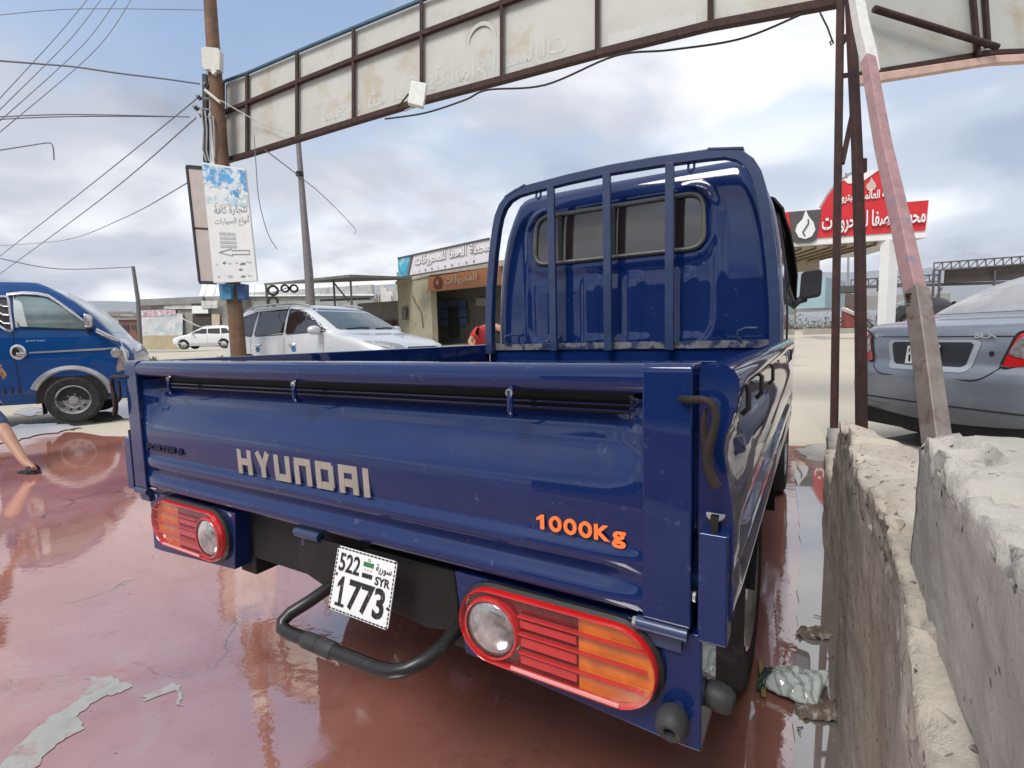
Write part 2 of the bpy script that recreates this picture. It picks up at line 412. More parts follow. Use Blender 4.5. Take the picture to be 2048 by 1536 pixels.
# ------------------------------------------------------------------ truck cab, used by both blue trucks
WX, WZ, WHX, WHZ = -.03, 1.712, .50, .142
def rrect_d(x, z, cx, cz, hx, hz, r):
    dx = max(abs(x - cx) - hx + r, 0); dz = max(abs(z - cz) - hz + r, 0); o = math.hypot(dx, dz) - r
    return o + min(max(abs(x - cx) - hx + r, abs(z - cz) - hz + r), 0)
def cab_relief(x, z):
    h = 0
    # main pressed field with a soft shoulder
    d = rrect_d(x, z, -.02, 1.45, .60, .44, .16); h += .012 * sm(-d / .05)
    d2 = rrect_d(x, z, WX, 1.47, .555, .445, .2); h -= .012 * sm(-d2 / .02)
    d3 = rrect_d(x, z, WX, WZ, WHX + .035, WHZ + .035, .10)
    h += .016 * sm(1 - abs(d3) / .03)
    for cx, wd in ((-.475, .065), (-.165, .06), (.09, .055), (.37, .05)):
        d4 = rrect_d(x, z, cx, 1.16, wd, .31, .03); h += .012 * sm(-d4 / .03 + .2)
        d5 = rrect_d(x, z, cx, 1.06, wd + .045, .075, .03); h += .008 * sm(-d5 / .04 + .2)
    return h
CABLV = [(.30, 2.22, 4.12, .75, .08, .2, .0, .06), (.45, 2.12, 4.18, .80, .09, .22, .0, .07), (.95, 2.10, 4.2, .835, .09, .25, .0, .08), (1.10, 2.10, 4.11, .835, .09, .25, .0, .1),
         (1.20, 2.10, 3.97, .835, .09, .24, .0, .12), (1.38, 2.10, 3.81, .825, .09, .22, .0, .12), (1.57, 2.105, 3.63, .81, .09, .2, .005, .12), (1.75, 2.11, 3.40, .78, .10, .2, .01, .12),
         (1.87, 2.12, 3.20, .738, .10, .2, .012, .1), (1.965, 2.14, 3.02, .70, .10, .2, .015, .1), (2.012, 2.19, 2.90, .66, .1, .2, .02, .1), (2.034, 2.36, 2.75, .53, .1, .2, .02, .05)]
CAB = Stack(CABLV, 8)
def build_cab(parent, paint, chrome_trim, rear=True):
    body = CAB.mesh(110 if rear else 16, 20, 7, cab_relief if rear else None).build('cab', paint, parent, smooth=50)
    # rear window: panes, dividers, gasket
    fr = lambda x, z: V((x, CAB.ry(x, z) - .006, z))
    rw = rounded([(WX - WHX, WZ - WHZ), (WX + WHX, WZ - WHZ), (WX + WHX - .015, WZ + WHZ), (WX - WHX + .015, WZ + WHZ)], .085, 6)
    if rear:
        gasket = MB().tube([fr(p[0], p[1]) - V((0, .006, 0)) for p in rw + rw[:2]], .013, 6).build('window_gasket', GASKET, body, smooth=60)
        cuts = [WX - WHX, -.355, -.025, .305, WX + WHX]
        for i in range(4):
            a, b = cuts[i] + (.012 if i else 0), cuts[i + 1] - (.012 if i < 3 else 0)
            pl = [(min(max(p[0], a), b), p[1]) for p in rw]
            patch(MB(), pl, 16, 8, fr).build('pane', GLASS, body, smooth=60)
        for c in cuts[1:4]:
            MB().bb((c - .016, CAB.ry(c, WZ) - .016, WZ - WHZ + .005), (c + .016, CAB.ry(c, WZ) - .002, WZ + WHZ - .005)).build('window_divider', BLACK, body, bevel=.002)
        MB().bb((-.40, CAB.ry(0, 1.6) - .012, WZ - WHZ + .0), (.36, CAB.ry(0, 1.6) - .001, WZ - WHZ + .012)).build('window_track', BLACK, body)
    # doors, both sides
    for s in (1, -1):
        f = lambda o: (lambda y, z: V((s * (CAB.sx(y, z) + o), y, z)))
        glass = rounded([(2.62, 1.385), (3.52, 1.335), (3.60, 1.40), (3.03, 1.80), (2.60, 1.83)], [.03, .04, .05, .08, .03], 4)
        patch(MB(), glass, 14, 16, f(.004)).build('side_window', GLASSC, body, smooth=60)
        MB().tube([f(.005)(*p) for p in glass + glass[:1]], .010, 6).build('window_seal', BLACK, body)
        door = [(2.55, .42), (2.52, 1.0), (2.54, 1.36), (2.52, 1.87), (3.0, 1.86), (3.2, 1.72)]
        MB().tube([f(.0)(*p) for q in range(len(door) - 1) for p in [(lerp(door[q][0], door[q + 1][0], k / 5), lerp(door[q][1], door[q + 1][1], k / 5)) for k in range(5)]], .006, 5).build('door_seam', BLACK, body)
        MB().tube([f(-.001)(lerp(2.55, 4.0, k / 12), .42 + .0 * k) for k in range(3)], .005, 5).build('sill_seam', BLACK, body)
        if chrome_trim:
            vis = [(2.50, 1.80), (2.50, 1.86), (3.02, 1.855), (3.22, 1.70), (3.62, 1.38), (3.60, 1.34), (3.18, 1.66), (3.0, 1.80)]
            top = [(2.50, 1.835), (2.7, 1.86), (2.9, 1.852), (3.05, 1.82), (3.2, 1.72), (3.4, 1.565), (3.6, 1.40)]
            MB().loft([[f(.006)(y, z + .022), f(.03)(y, z + .012), f(.034)(y, z - .02), f(.012)(y, z - .03)] for y, z in top]).build('window_visor', CHROME, body, smooth=60)
        else:
            top = [(2.45, 1.84), (2.7, 1.86), (2.9, 1.852), (3.05, 1.82), (3.2, 1.72), (3.4, 1.565), (3.6, 1.40)]
            MB().loft([[f(.004)(y, z + .022), f(.022)(y, z + .012), f(.045)(y, z - .05), f(.036)(y, z - .055)] for y, z in top]).build('window_visor', BLACK, body, smooth=60)
        # mirror
        my = 3.60
        arm = MB().tube([f(-.02)(3.55, 1.30), V((s * .86, my - .02, 1.345)), V((s * .90, my, 1.36))], [.03, .026, .03], 8).build('mirror_arm', BLACK, parent, smooth=40)
        ring = rounded([(.862, 1.345), (1.0, 1.365), (1.005, 1.56), (.872, 1.55)], .03, 4)
        hs = MB(); big = [V((s * p[0], my - .04, p[1])) for p in ring]; c0 = sum(big, V()) / len(big)
        hs.loft([[c0 + (q - c0) * .94 for q in big], [q + V((0, .015, 0)) for q in big], [c0 + (q - c0) * .92 + V((0, .07, 0)) for q in big], [c0 + (q - c0) * .55 + V((0, .10, 0)) for q in big]])
        mir = hs.build('mirror_housing', CHROME if chrome_trim else BLACK, parent, smooth=50)
        MB().poly([c0 + (q - c0) * .84 - V((0, .003, 0)) for q in big]).build('mirror_glass', M('mirror_glass', (.20, .20, .22), .05, .85, .1, 3), mir)
    # windscreen
    ws = rounded([(-.70, 1.30), (.70, 1.30), (.60, 1.83), (-.60, 1.83)], .06, 4)
    patch(MB(), ws, 14, 20, lambda x, z: V((x, CAB.fy(x, z) + .004, z))).build('windscreen', GLASSC, body, smooth=60)
    return body

# ------------------------------------------------------------------ setting: ground sheet, wet yard
def ground_mat():
    m = bpy.data.materials.new('sandy_ground'); m.use_nodes = True; t = m.node_tree; b = t.nodes['Principled BSDF']; lk = t.links.new
    tco = t.nodes.new('ShaderNodeTexCoord')
    def nz(s, d, r=.6, dist=0):
        n = t.nodes.new('ShaderNodeTexNoise'); lk(tco.outputs['Object'], n.inputs['Vector']); n.inputs['Scale'].default_value = s; n.inputs['Detail'].default_value = d; n.inputs['Roughness'].default_value = r; n.inputs['Distortion'].default_value = dist; return n
    def ramp(src, a, b_, c0, c1):
        r = t.nodes.new('ShaderNodeValToRGB'); lk(src, r.inputs[0]); r.color_ramp.elements[0].position = a; r.color_ramp.elements[1].position = b_
        r.color_ramp.elements[0].color = (*c0, 1); r.color_ramp.elements[1].color = (*c1, 1); return r
    def mix(f, a, c):
        x = t.nodes.new('ShaderNodeMix'); x.data_type = 'RGBA'; lk(f, x.inputs[0]); lk(a, x.inputs[6])
        if isinstance(c, tuple): x.inputs[7].default_value = (*c, 1)
        else: lk(c, x.inputs[7])
        return x.outputs[2]
    big = nz(.25, 6); fine = nz(4, 8)
    c = mix(ramp(fine.outputs['Fac'], .35, .7, (0, 0, 0), (1, 1, 1)).outputs[0], ramp(big.outputs['Fac'], .35, .65, (.41, .36, .285), (.52, .47, .385)).outputs[0], (.46, .42, .345))
    # damp tracks
    wet = ramp(nz(.45, 5, .55, .6).outputs['Fac'], .60, .68, (0, 0, 0), (1, 1, 1))
    c = mix(wet.outputs[0], c, (.26, .235, .20))
    lk(c, b.inputs['Base Color'])
    rr = t.nodes.new('ShaderNodeMapRange'); lk(wet.outputs[0], rr.inputs[0]); rr.inputs[3].default_value = .9; rr.inputs[4].default_value = .35; lk(rr.outputs[0], b.inputs['Roughness'])
    bp = t.nodes.new('ShaderNodeBump'); lk(nz(14, 8).outputs['Fac'], bp.inputs['Height']); bp.inputs['Distance'].default_value = .02; bp.inputs['Strength'].default_value = .5; lk(bp.outputs[0], b.inputs['Normal'])
    return m
xs = sorted(set([-2500, -1200, -600, -300, -150, -80] + [-50 + i * 1.25 for i in range(81)] + [80, 150, 300, 600, 1200, 2500]))
ys = sorted(set([-60, -30, -15, -8, -4] + [i * .6 for i in range(75)] + [50, 60, 80, 120, 200, 400, 800, 1600, 3000]))
g = MB(); nx, ny = len(xs), len(ys)
for x in xs:
    for y in ys: g.v.append(V((x, y, gz(x, y))))
g.f = [[i * ny + j, (i + 1) * ny + j, (i + 1) * ny + j + 1, i * ny + j + 1] for i in range(nx - 1) for j in range(ny - 1)]
struct(g.build('ground', ground_mat(), smooth=60))

def yard_mat():
    m = bpy.data.materials.new('wet_red_concrete'); m.use_nodes = True; t = m.node_tree; b = t.nodes['Principled BSDF']; lk = t.links.new
    tco = t.nodes.new('ShaderNodeTexCoord')
    def nz(s, d, r=.6, dist=0):
        n = t.nodes.new('ShaderNodeTexNoise'); lk(tco.outputs['Object'], n.inputs['Vector']); n.inputs['Scale'].default_value = s; n.inputs['Detail'].default_value = d; n.inputs['Roughness'].default_value = r; n.inputs['Distortion'].default_value = dist; return n.outputs['Fac']
    def ramp(src, st):
        r = t.nodes.new('ShaderNodeValToRGB'); lk(src, r.inputs[0]); e = r.color_ramp.elements
        e[0].position, e[0].color = st[0][0], (*st[0][1], 1); e[1].position, e[1].color = st[-1][0], (*st[-1][1], 1)
        for p, c in st[1:-1]: q = e.new(p); q.color = (*c, 1)
        return r.outputs[0]
    def mix(f, a, c):
        x = t.nodes.new('ShaderNodeMix'); x.data_type = 'RGBA'; lk(f, x.inputs[0]); lk(a, x.inputs[6])
        if isinstance(c, tuple): x.inputs[7].default_value = (*c, 1)
        else: lk(c, x.inputs[7])
        return x.outputs[2]
    c = ramp(nz(.9, 6, .55, .4), [(.3, (.27, .095, .07)), (.5, (.36, .15, .115)), (.7, (.43, .215, .17))])
    c = mix(ramp(nz(9, 8, .7), [(.56, (0, 0, 0)), (.78, (.6, .6, .6))]), c, (.12, .045, .03))          # grime specks
    c = mix(ramp(nz(2.2, 7, .6, 1.2), [(.62, (0, 0, 0)), (.72, (.55, .55, .55))]), c, (.36, .24, .19))  # silt film
    # hairline cracks
    vo = t.nodes.new('ShaderNodeTexVoronoi'); vo.feature = 'DISTANCE_TO_EDGE'; vo.inputs['Scale'].default_value = .8
    nv = t.nodes.new('ShaderNodeTexNoise'); lk(tco.outputs['Object'], nv.inputs['Vector']); nv.inputs['Scale'].default_value = 2.5; nv.inputs['Detail'].default_value = 6
    vm = t.nodes.new('ShaderNodeVectorMath'); vm.operation = 'MULTIPLY_ADD'; lk(nv.outputs['Color'], vm.inputs[0]); vm.inputs[1].default_value = (.5, .5, .5); lk(tco.outputs['Object'], vm.inputs[2]); lk(vm.outputs[0], vo.inputs['Vector'])
    crk = ramp(vo.outputs['Distance'], [(.002, (1, 1, 1)), (.006, (0, 0, 0))])
    brk = t.nodes.new('ShaderNodeMath'); brk.operation = 'MULTIPLY'; lk(crk, brk.inputs[0]); lk(ramp(nz(1.3, 4), [(.52, (0, 0, 0)), (.6, (.8, .8, .8))]), brk.inputs[1])
    c = mix(brk.outputs[0], c, (.05, .03, .025))
    lk(c, b.inputs['Base Color'])
    rr = t.nodes.new('ShaderNodeMapRange'); lk(nz(1.1, 6, .6, .8), rr.inputs[0]); rr.inputs[1].default_value = .58; rr.inputs[2].default_value = .70; rr.inputs[3].default_value = .03; rr.inputs[4].default_value = .16; lk(rr.outputs[0], b.inputs['Roughness'])
    b.inputs['IOR'].default_value = 3.7
    bp = t.nodes.new('ShaderNodeBump'); lk(nz(1.6, 3, .5), bp.inputs['Height']); bp.inputs['Distance'].default_value = .012; bp.inputs['Strength'].default_value = .25
    bp2 = t.nodes.new('ShaderNodeBump'); lk(nz(26, 3, .5), bp2.inputs['Height']); bp2.inputs['Distance'].default_value = .0012; bp2.inputs['Strength'].default_value = .3; lk(bp.outputs[0], bp2.inputs['Normal'])
    lk(bp2.outputs[0], b.inputs['Normal'])
    return m
yd = MB(); N = 60
# the yard runs from behind the camera to the street; the wall bounds it on the right
def wall_line(y): return TM @ V((1.10, y, 0))
far = [V((lerp(-14, 2.9, i / N), yard_edge(lerp(-14, 2.9, i / N)), 0)) for i in range(N + 1)]
yd.poly(far + [TM @ V((1.22, 4.35, 0)), TM @ V((1.22, -6, 0)), V((-14, -8, 0))])
yard = struct(yd.build('yard', yard_mat()))

# flaked paint: bare grey screed showing through the red coat
def blob(pts, wob, n=6, seed=0):
    o = []
    for i in range(len(pts)):
        a = V(pts[i]); b = V(pts[(i + 1) % len(pts)])
        for k in range(n):
            p = a.lerp(b, k / n); o.append(p + V((noise.noise(p * 9 + V((seed, 0, 0))), noise.noise(p * 9 + V((0, seed, 5))), 0)) * wob + V((noise.fractal(p * 34 + V((seed, 3, 0)), 1, 2, 3), noise.fractal(p * 34 + V((7, seed, 0)), 1, 2, 3), 0)) * wob * .45)
    return o
def gp(px, py, z=0):
    r = ray(px, py); return CAM + r * ((z - CAMH) / r.z)
SCREED = M('bare_screed', (.36, .35, .31), .10, 0, .22, 9, bump=.0015, bscale=40, dirt=(.27, .14, .11), dscale=9, dlo=.50, dhi=.66, ior=2.2)
for k, pp in enumerate(([(0, 1536), (40, 1480), (110, 1430), (165, 1395), (190, 1360), (222, 1352), (262, 1372), (238, 1386), (210, 1392), (165, 1425), (160, 1460), (110, 1490), (70, 1536), (20, 1560)],
                        [(278, 1392), (318, 1380), (345, 1362), (366, 1375), (358, 1385), (360, 1410), (352, 1405), (350, 1385), (300, 1402)],
                        [(165, 1352), (180, 1352), (190, 1362), (183, 1366)])):
    MB().poly([q + V((0, 0, .0022)) for q in blob([gp(*p) for p in pp], .024, 16, k * 3.1)]).build('flaked_patch', SCREED, yard, world=True)
WATER = M('muddy_water', (.24, .21, .19), .02, 0, .2, 3, ior=3.4, bump=.0006, bscale=3)
pd = [(.955, .55), (.95, 1.0), (.94, 1.6), (.93, 2.3), (.90, 3.0), (.86, 3.7), (.87, 4.05), (1.0, 4.12), (1.09, 4.1), (1.11, 3.2), (1.13, 2.0), (1.13, .6), (1.11, -1.2), (.99, -1.2), (.985, 0)]
struct(MB().poly([TM @ (V((q.x, q.y, .006))) for q in blob([V((p[0], p[1], 0)) for p in pd], .010, 6, 2)]).build('puddle', WATER))

for k, pp in enumerate(([(165, 842), (200, 818), (262, 806), (300, 812), (262, 838), (215, 846)], [(-40, 866), (40, 850), (110, 848), (170, 856), (90, 868), (20, 884), (-40, 892)], [(20, 828), (60, 818), (95, 822), (60, 836)])):
    q = blob([(lambda g_: V((g_.x, g_.y, 0)))(gp(*p)) for p in pp], .12, 6, k * 5.3)
    struct(MB().poly([V((v.x, v.y, max(gz(v.x, v.y), 0) + .010)) for v in q]).build('puddle', WATER))

# ------------------------------------------------------------------ main pickup truck (navy), local frame: x right, y forward
T = thing('pickup_truck', 'navy blue flatbed pickup truck seen close from behind, tailgate shut', 'truck', (TX, TY, 0), TYAW)
prof = [(.06, 1.075), (.056, 1.086), (.045, 1.091), (.004, 1.091), (-.007, 1.086), (-.012, 1.076), (-.012, 1.062), (-.009, 1.052), (-.003, 1.047), (.012, 1.045), (.046, 1.044),
        (.050, 1.036), (.050, 1.031), (.050, 1.026), (.049, 1.020), (.049, 1.010), (.046, .998), (.036, .990), (.033, .980), (.032, .968), (.029, .958), (.023, .947), (.013, .930), (.004, .913), (-.002, .900), (-.005, .885),
        (-.006, .870), (-.004, .85), (0, .82), (.003, .808), (.001, .803), (-.008, .797), (-.0105, .791), (-.010, .782), (-.004, .770), (.004, .760), (.006, .750), (.003, .745), (-.009, .736), (-.012, .730), (-.012, .718), (-.006, .709), (.01, .705), (.06, .705)]
tg = MB(); rings = []
for i in range(49):
    x = lerp(-.80, .80, i / 48); k = sm((.775 - abs(x)) / .06)
    rings.append([V((x, lerp(-.004 if (z < 1.044 and y < .055) else y, y, k), z)) for y, z in prof])
tailgate = tg.loft(rings).build('tailgate', PAINT, T, smooth=38)
for s in (-1, 1):
    pr = rounded([(-.0125, .703), (.061, .703), (.061, 1.0925), (-.0125, 1.0925)], [.006, .004, .012, .014], 4)
    MB().prism([V((s * .762, y, z)) for y, z in pr], (s * .071, 0, 0)).build('tailgate_end', PAINT, tailgate, bevel=.004)
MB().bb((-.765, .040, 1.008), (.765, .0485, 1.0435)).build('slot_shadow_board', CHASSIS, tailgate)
for z_ in (1.024, 1.014): MB().bb((-.72, .030, z_ - .002), (.76, .040, z_ + .002)).build('slot_rod', PAINT, tailgate, bevel=.001)
# lashing hooks under the top rail
for x in (-.575, -.03, .537):
    MB().tube([(x, -.004, 1.05), (x, -.012, 1.045), (x, -.012, 1.012), (x, -.010, 1.004), (x, .004, 1.002)], .0055, 7).build('lashing_hook', PAINT, tailgate, smooth=50)
    MB().disc((x, -.013, 1.042), (0, -1, 0), .007, 10, .003).build('hook_rivet', STEEL, tailgate)
# raised silver letters
def stroke(mb, pts, w_, y0=-.009, t=.004):
    for a, b in pts:
        a = V((a[0], y0, a[1])); b = V((b[0], y0, b[1])); mb.bar(a, b, t, w_, (0, -1, 0)) if 0 else mb.prism([a + n * (w_ / 2) for n in ()] or _q(a, b, w_), (0, -t, 0))
def _q(a, b, w_):
    d = (b - a).normalized(); n = V((-d.z, 0, d.x)) * (w_ / 2); return [a + n, b + n, b - n, a - n]
x0, z0, H_ = -.283, .807, .063; cw = .0585; gap = .0165; st = .017
seg = {'H': [((0, 0), (0, 1)), ((1, 0), (1, 1)), ((0, .5), (1, .5))], 'Y': [((.0, 1), (.5, .42)), ((1, 1), (.5, .42)), ((.5, .5), (.5, 0))],
       'U': [((0, 1), (0, .13)), ((0, .13), (1, .13)), ((1, .13), (1, 1))], 'N': [((0, 0), (0, .87)), ((0, .87), (1, .87)), ((1, .87), (1, 0))],
       'D': [((0, 0), (0, 1)), ((0, .87), (.9, .87)), ((1, .9), (1, .1)), ((0, .13), (.9, .13))], 'A': [((0, 0), (0, .87)), ((0, .87), (1, .87)), ((1, .9), (1, 0)), ((0, .38), (1, .38))], 'I': [((.5, 0), (.5, 1))]}
cx_ = x0
for ch in 'HYUNDAI':
    wd = cw if ch != 'I' else st; mb = MB()
    for j, (a, b) in enumerate(seg[ch]):
        hs = st / 2 / wd if ch != 'I' else .5
        fx = lambda u: cx_ + (st / 2 + u * (wd - st) if ch != 'I' else st / 2)
        A = V((fx(a[0]), -.0072 + .0002 * j, z0 + a[1] * H_)); B = V((fx(b[0]), -.0072 + .0002 * j, z0 + b[1] * H_))
        if abs(A.z - B.z) < 1e-6: d = (B - A).normalized() * (st / 2 - .0006); A -= d; B += d
        # lean the letter back with the panel
        q = _q(A, B, st); q = [p + V((0, (p.z - .83) * -.04 + .002, 0)) for p in q]; mb.prism(q, (0, .0035, 0))
    mb.build('letter', SILVER, tailgate)
    cx_ += wd + gap
def one(o, xd, yd, w_, h_, nm, mat, par, base=False):
    pts = [(.42, 0), (.42, .66), (.10, .56), (.10, .74), (.52, 1), (.78, 1), (.78, 0)]
    if base: pts = [(.05, 0), (.05, .10), (.36, .10), (.36, .72), (.08, .60), (.08, .74), (.46, 1), (.66, 1), (.66, .10), (.97, .10), (.97, 0)]
    o, xd, yd = V(o), V(xd).normalized(), V(yd).normalized(); n = xd.cross(yd)
    return MB().prism([o + xd * (u * w_) + yd * (v * h_) for u, v in pts], n * .0012).build(nm, mat, par)
LZ = .8105; ch_ = .0255
one((.576, -.0035, LZ), (1, 0, 0), (0, 0, 1), .022, ch_, 'load_lettering', ORANGE, tailgate)
for k in range(3):
    c = (.6135 + .0268 * k, LZ + ch_ / 2); mb = MB(); n_ = 28
    mb.loft([[V((c[0] + math.cos(a) * rx, y, c[1] + math.sin(a) * rz)) for rx, rz, y in ((.0118, .0135, -.0015), (.0118, .0135, -.0047), (.0052, .0078, -.0047), (.0052, .0078, -.0015))] for a in [2 * math.pi * i / n_ for i in range(n_ + 1)]], caps=False)
    mb.build('load_lettering', ORANGE, tailgate)
text('load_lettering', 'K', ORANGE, tailgate, (.682, -.0035, LZ), (1, 0, 0), (0, 0, 1), .027, ch_, .0012, bold=.045)
text('load_lettering', 'g', ORANGE, tailgate, (.7115, -.0035, LZ - .0075), (1, 0, 0), (0, 0, 1), .023, .0275, .0012, bold=.035)
text('model_lettering', 'PORTER II', GHOST, tailgate, (-.752, -.0035, .824), (1, 0, 0), (0, 0, 1), .20, .020, .003, bold=.02)
# hinges along the lower edge
for a, b in ((-.832, -.76), (-.062, .02), (.752, .828)):
    hg = MB().tube([(a, -.006, .692), (b, -.006, .692)], .0115, 10).build('hinge', FRAMEP, T, smooth=40)
    MB().tube([(a - .006, -.006, .692), (a, -.006, .692)], .008, 8).build('hinge_pin', STEEL, hg, smooth=40)
    MB().bb((a + .01, -.004, .66), (b - .01, .004, .69)).build('hinge_leaf', FRAMEP, hg)
# side panels
LB = 2.03
end_p = [(.838, 1.075), (.840, 1.087), (.848, 1.090), (.872, 1.0895), (.884, 1.082), (.890, 1.070), (.891, 1.058), (.890, 1.050), (.8885, 1.040), (.888, 1.034), (.886, 1.026), (.884, 1.019), (.879, 1.004), (.874, .988), (.872, .972), (.873, .954), (.878, .925), (.882, .895), (.886, .862), (.887, .83), (.887, .80), (.884, .790), (.884, .780), (.887, .770), (.887, .735), (.880, .706), (.838, .704)]
mid_p = [(.838, 1.075), (.840, 1.087), (.848, 1.090), (.872, 1.0895), (.884, 1.082), (.890, 1.070), (.890, 1.060), (.887, 1.052), (.868, 1.049), (.866, 1.040), (.867, 1.020), (.868, 1.008), (.870, .996), (.876, .980), (.883, .962), (.888, .94), (.889, .915), (.888, .885), (.886, .855), (.880, .828), (.878, .815), (.887, .806), (.888, .785), (.879, .765), (.888, .748), (.884, .712), (.838, .704)]
for s in (1, -1):
    rs = []
    for y, k in [(.012, 0), (.03, 0), (.06, .02), (.09, .25), (.13, .75), (.18, 1)] + [(lerp(.25, LB - .2, i / 20), 1) for i in range(21)] + [(LB - .12, .8), (LB - .06, .2), (LB, 0)]:
        rs.append([(s * lerp(a[0], b[0], k), y, lerp(a[1], b[1], k)) for a, b in zip(end_p, mid_p)])
    sp = MB().loft(rs).build('side_panel', PAINT, T, smooth=40)
    for y in (.10, .315, .605, 1.6):
        MB().tube([(s * .885, y, 1.055), (s * .893, y, 1.05), (s * .893, y, 1.018), (s * .884, y, 1.008)], .0042, 7).build('lashing_hook', RUSTROD, sp, smooth=50)
    # rear corner block with bolt
    MB().bb((s * .842, -.012, .69), (s * .882, .03, .853)).build('corner_block', PAINT, sp, bevel=.003)
    b = MB().disc((s * .862, .012, .873), (0, -.5, 1), .013, 16, .003).build('bolt_washer', STEEL, sp)
    MB().bb((s * .857, -.004, .853), (s * .867, .008, .876)).build('bolt', CHASSIS, sp)
    # latch lever bent from rod
    pth = [(.815, -.006, 1.042), (.832, -.022, 1.043), (.848, -.03, 1.045), (.858, -.03, 1.043), (.865, -.03, 1.035), (.867, -.03, 1.022), (.865, -.03, 1.005), (.859, -.03, .985), (.856, -.03, .968), (.858, -.03, .95), (.864, -.03, .936), (.870, -.03, .927)]
    if s < 0: pth = [(x + .010, y, z) for x, y, z in pth]
    lv = MB().tube([(s * x, y, z) for x, y, z in pth], [.0058] * 7 + [.0072] * 5, 9).build('latch_lever', RUSTROD, T, smooth=50)
    MB().tube([(s * .853, -.022, 1.032), (s * .850, -.022, 1.01), (s * .851, -.022, .985), (s * .856, -.026, .97)], .004, 7).build('latch_link', RUSTROD, lv, smooth=50)
    MB().disc((s * .834, .0, .75), (s, 0, 0), .008, 10, .004).build('latch_bolt', STEEL, lv)
# load bed
bed = MB()
bed.bb((-.84, .02, .755), (.84, 2.06, .775))
for i in range(11): bed.bb((-.80 + i * .155, .05, .775), (-.74 + i * .155, 2.03, .785))
bed.build('bed_floor', PAINT, T)
fw_ = MB().bb((-.84, 2.035, .74), (.84, 2.065, 1.052)); fw_.bb((-.8, 2.028, .96), (.8, 2.036, .985)); fw_.bb((-.8, 2.028, .88), (.8, 2.036, .905))
fw_.build('bed_front_wall', PAINT, T, bevel=.003)
rl = MB(); NR = 60
rl.loft([[V((lerp(-.80, .80, i / NR), y + .002 * noise.noise(V((i * .5, y * 90, 0))), z + .0025 * noise.noise(V((i * .9, 3, z * 60))))) for y, z in ((2.022, 1.052), (2.070, 1.050), (2.070, 1.089), (2.022, 1.089))] for i in range(NR + 1)])
rl.build('front_rail', SCRAPE, T)
# head guard frame behind the cab
GY = 2.0
def gpath():
    pts = [(-.812, 1.03), (-.806, 1.25), (-.79, 1.45), (-.762, 1.66)]
    pts += [(-.735, 1.80), (-.715, 1.87), (-.685, 1.925), (-.64, 1.967), (-.58, 1.99), (-.50, 1.998)]
    pts += [(-.25, 2.012), (0, 2.018)]
    return pts + [(-x, z) for x, z in pts[-2::-1]]
gpth = gpath(); rings = []
for i, (x, z) in enumerate(gpth):
    a = V((*gpth[max(i - 1, 0)], 0)); b = V((*gpth[min(i + 1, len(gpth) - 1)], 0)); d = (b - a).normalized(); n = V((-d.y, d.x))
    h = .025; yo = GY + .0 * z
    rings.append([V((x + n[0] * h, yo - h, z + n[1] * h)), V((x + n[0] * h, yo + h, z + n[1] * h)), V((x - n[0] * h, yo + h, z - n[1] * h)), V((x - n[0] * h, yo - h, z - n[1] * h))])
gf = MB().loft(rings).build('guard_frame', FRAMEP, T, bevel=.005)
for x in (-.353, -.017, .318):
    MB().bb((x - .022, GY - .03, 1.045), (x + .022, GY - .006, 1.992 + (.01 if abs(x) < .1 else 0))).build('guard_bar', FRAMEP, gf, bevel=.003)
for x0_, x1_ in ((-.66, -.52), (.50, .66)):
    MB().bar(V((x0_, GY, 2.006 if x0_ < -.6 else 2.022)) + V((0, 0, -.03 if x0_ < 0 else 0)), V((x1_, GY, 2.024 if x1_ < 0 else 1.994)), .056, .012).build('splice_plate', FRAMEP, gf, bevel=.002)
for x in (-.44, .42):
    MB().tube([(x - .014, GY, 1.985), (x - .014, GY - .01, 1.945), (x, GY - .012, 1.93), (x + .014, GY - .01, 1.945), (x + .014, GY, 1.985)], .0065, 7).build('rope_hook', FRAMEP, gf, smooth=50)
for x in (-.69, .66):
    MB().tube([(x + .07, GY + .03, 1.145), (x + .02, GY + .02, 1.148), (x - .015, GY + .01, 1.135), (x - .02, GY + .01, 1.11), (x, GY + .02, 1.085)], .0075, 7).build('rope_hook', FRAMEP, gf, smooth=50)
cabm = build_cab(T, PAINT, False)
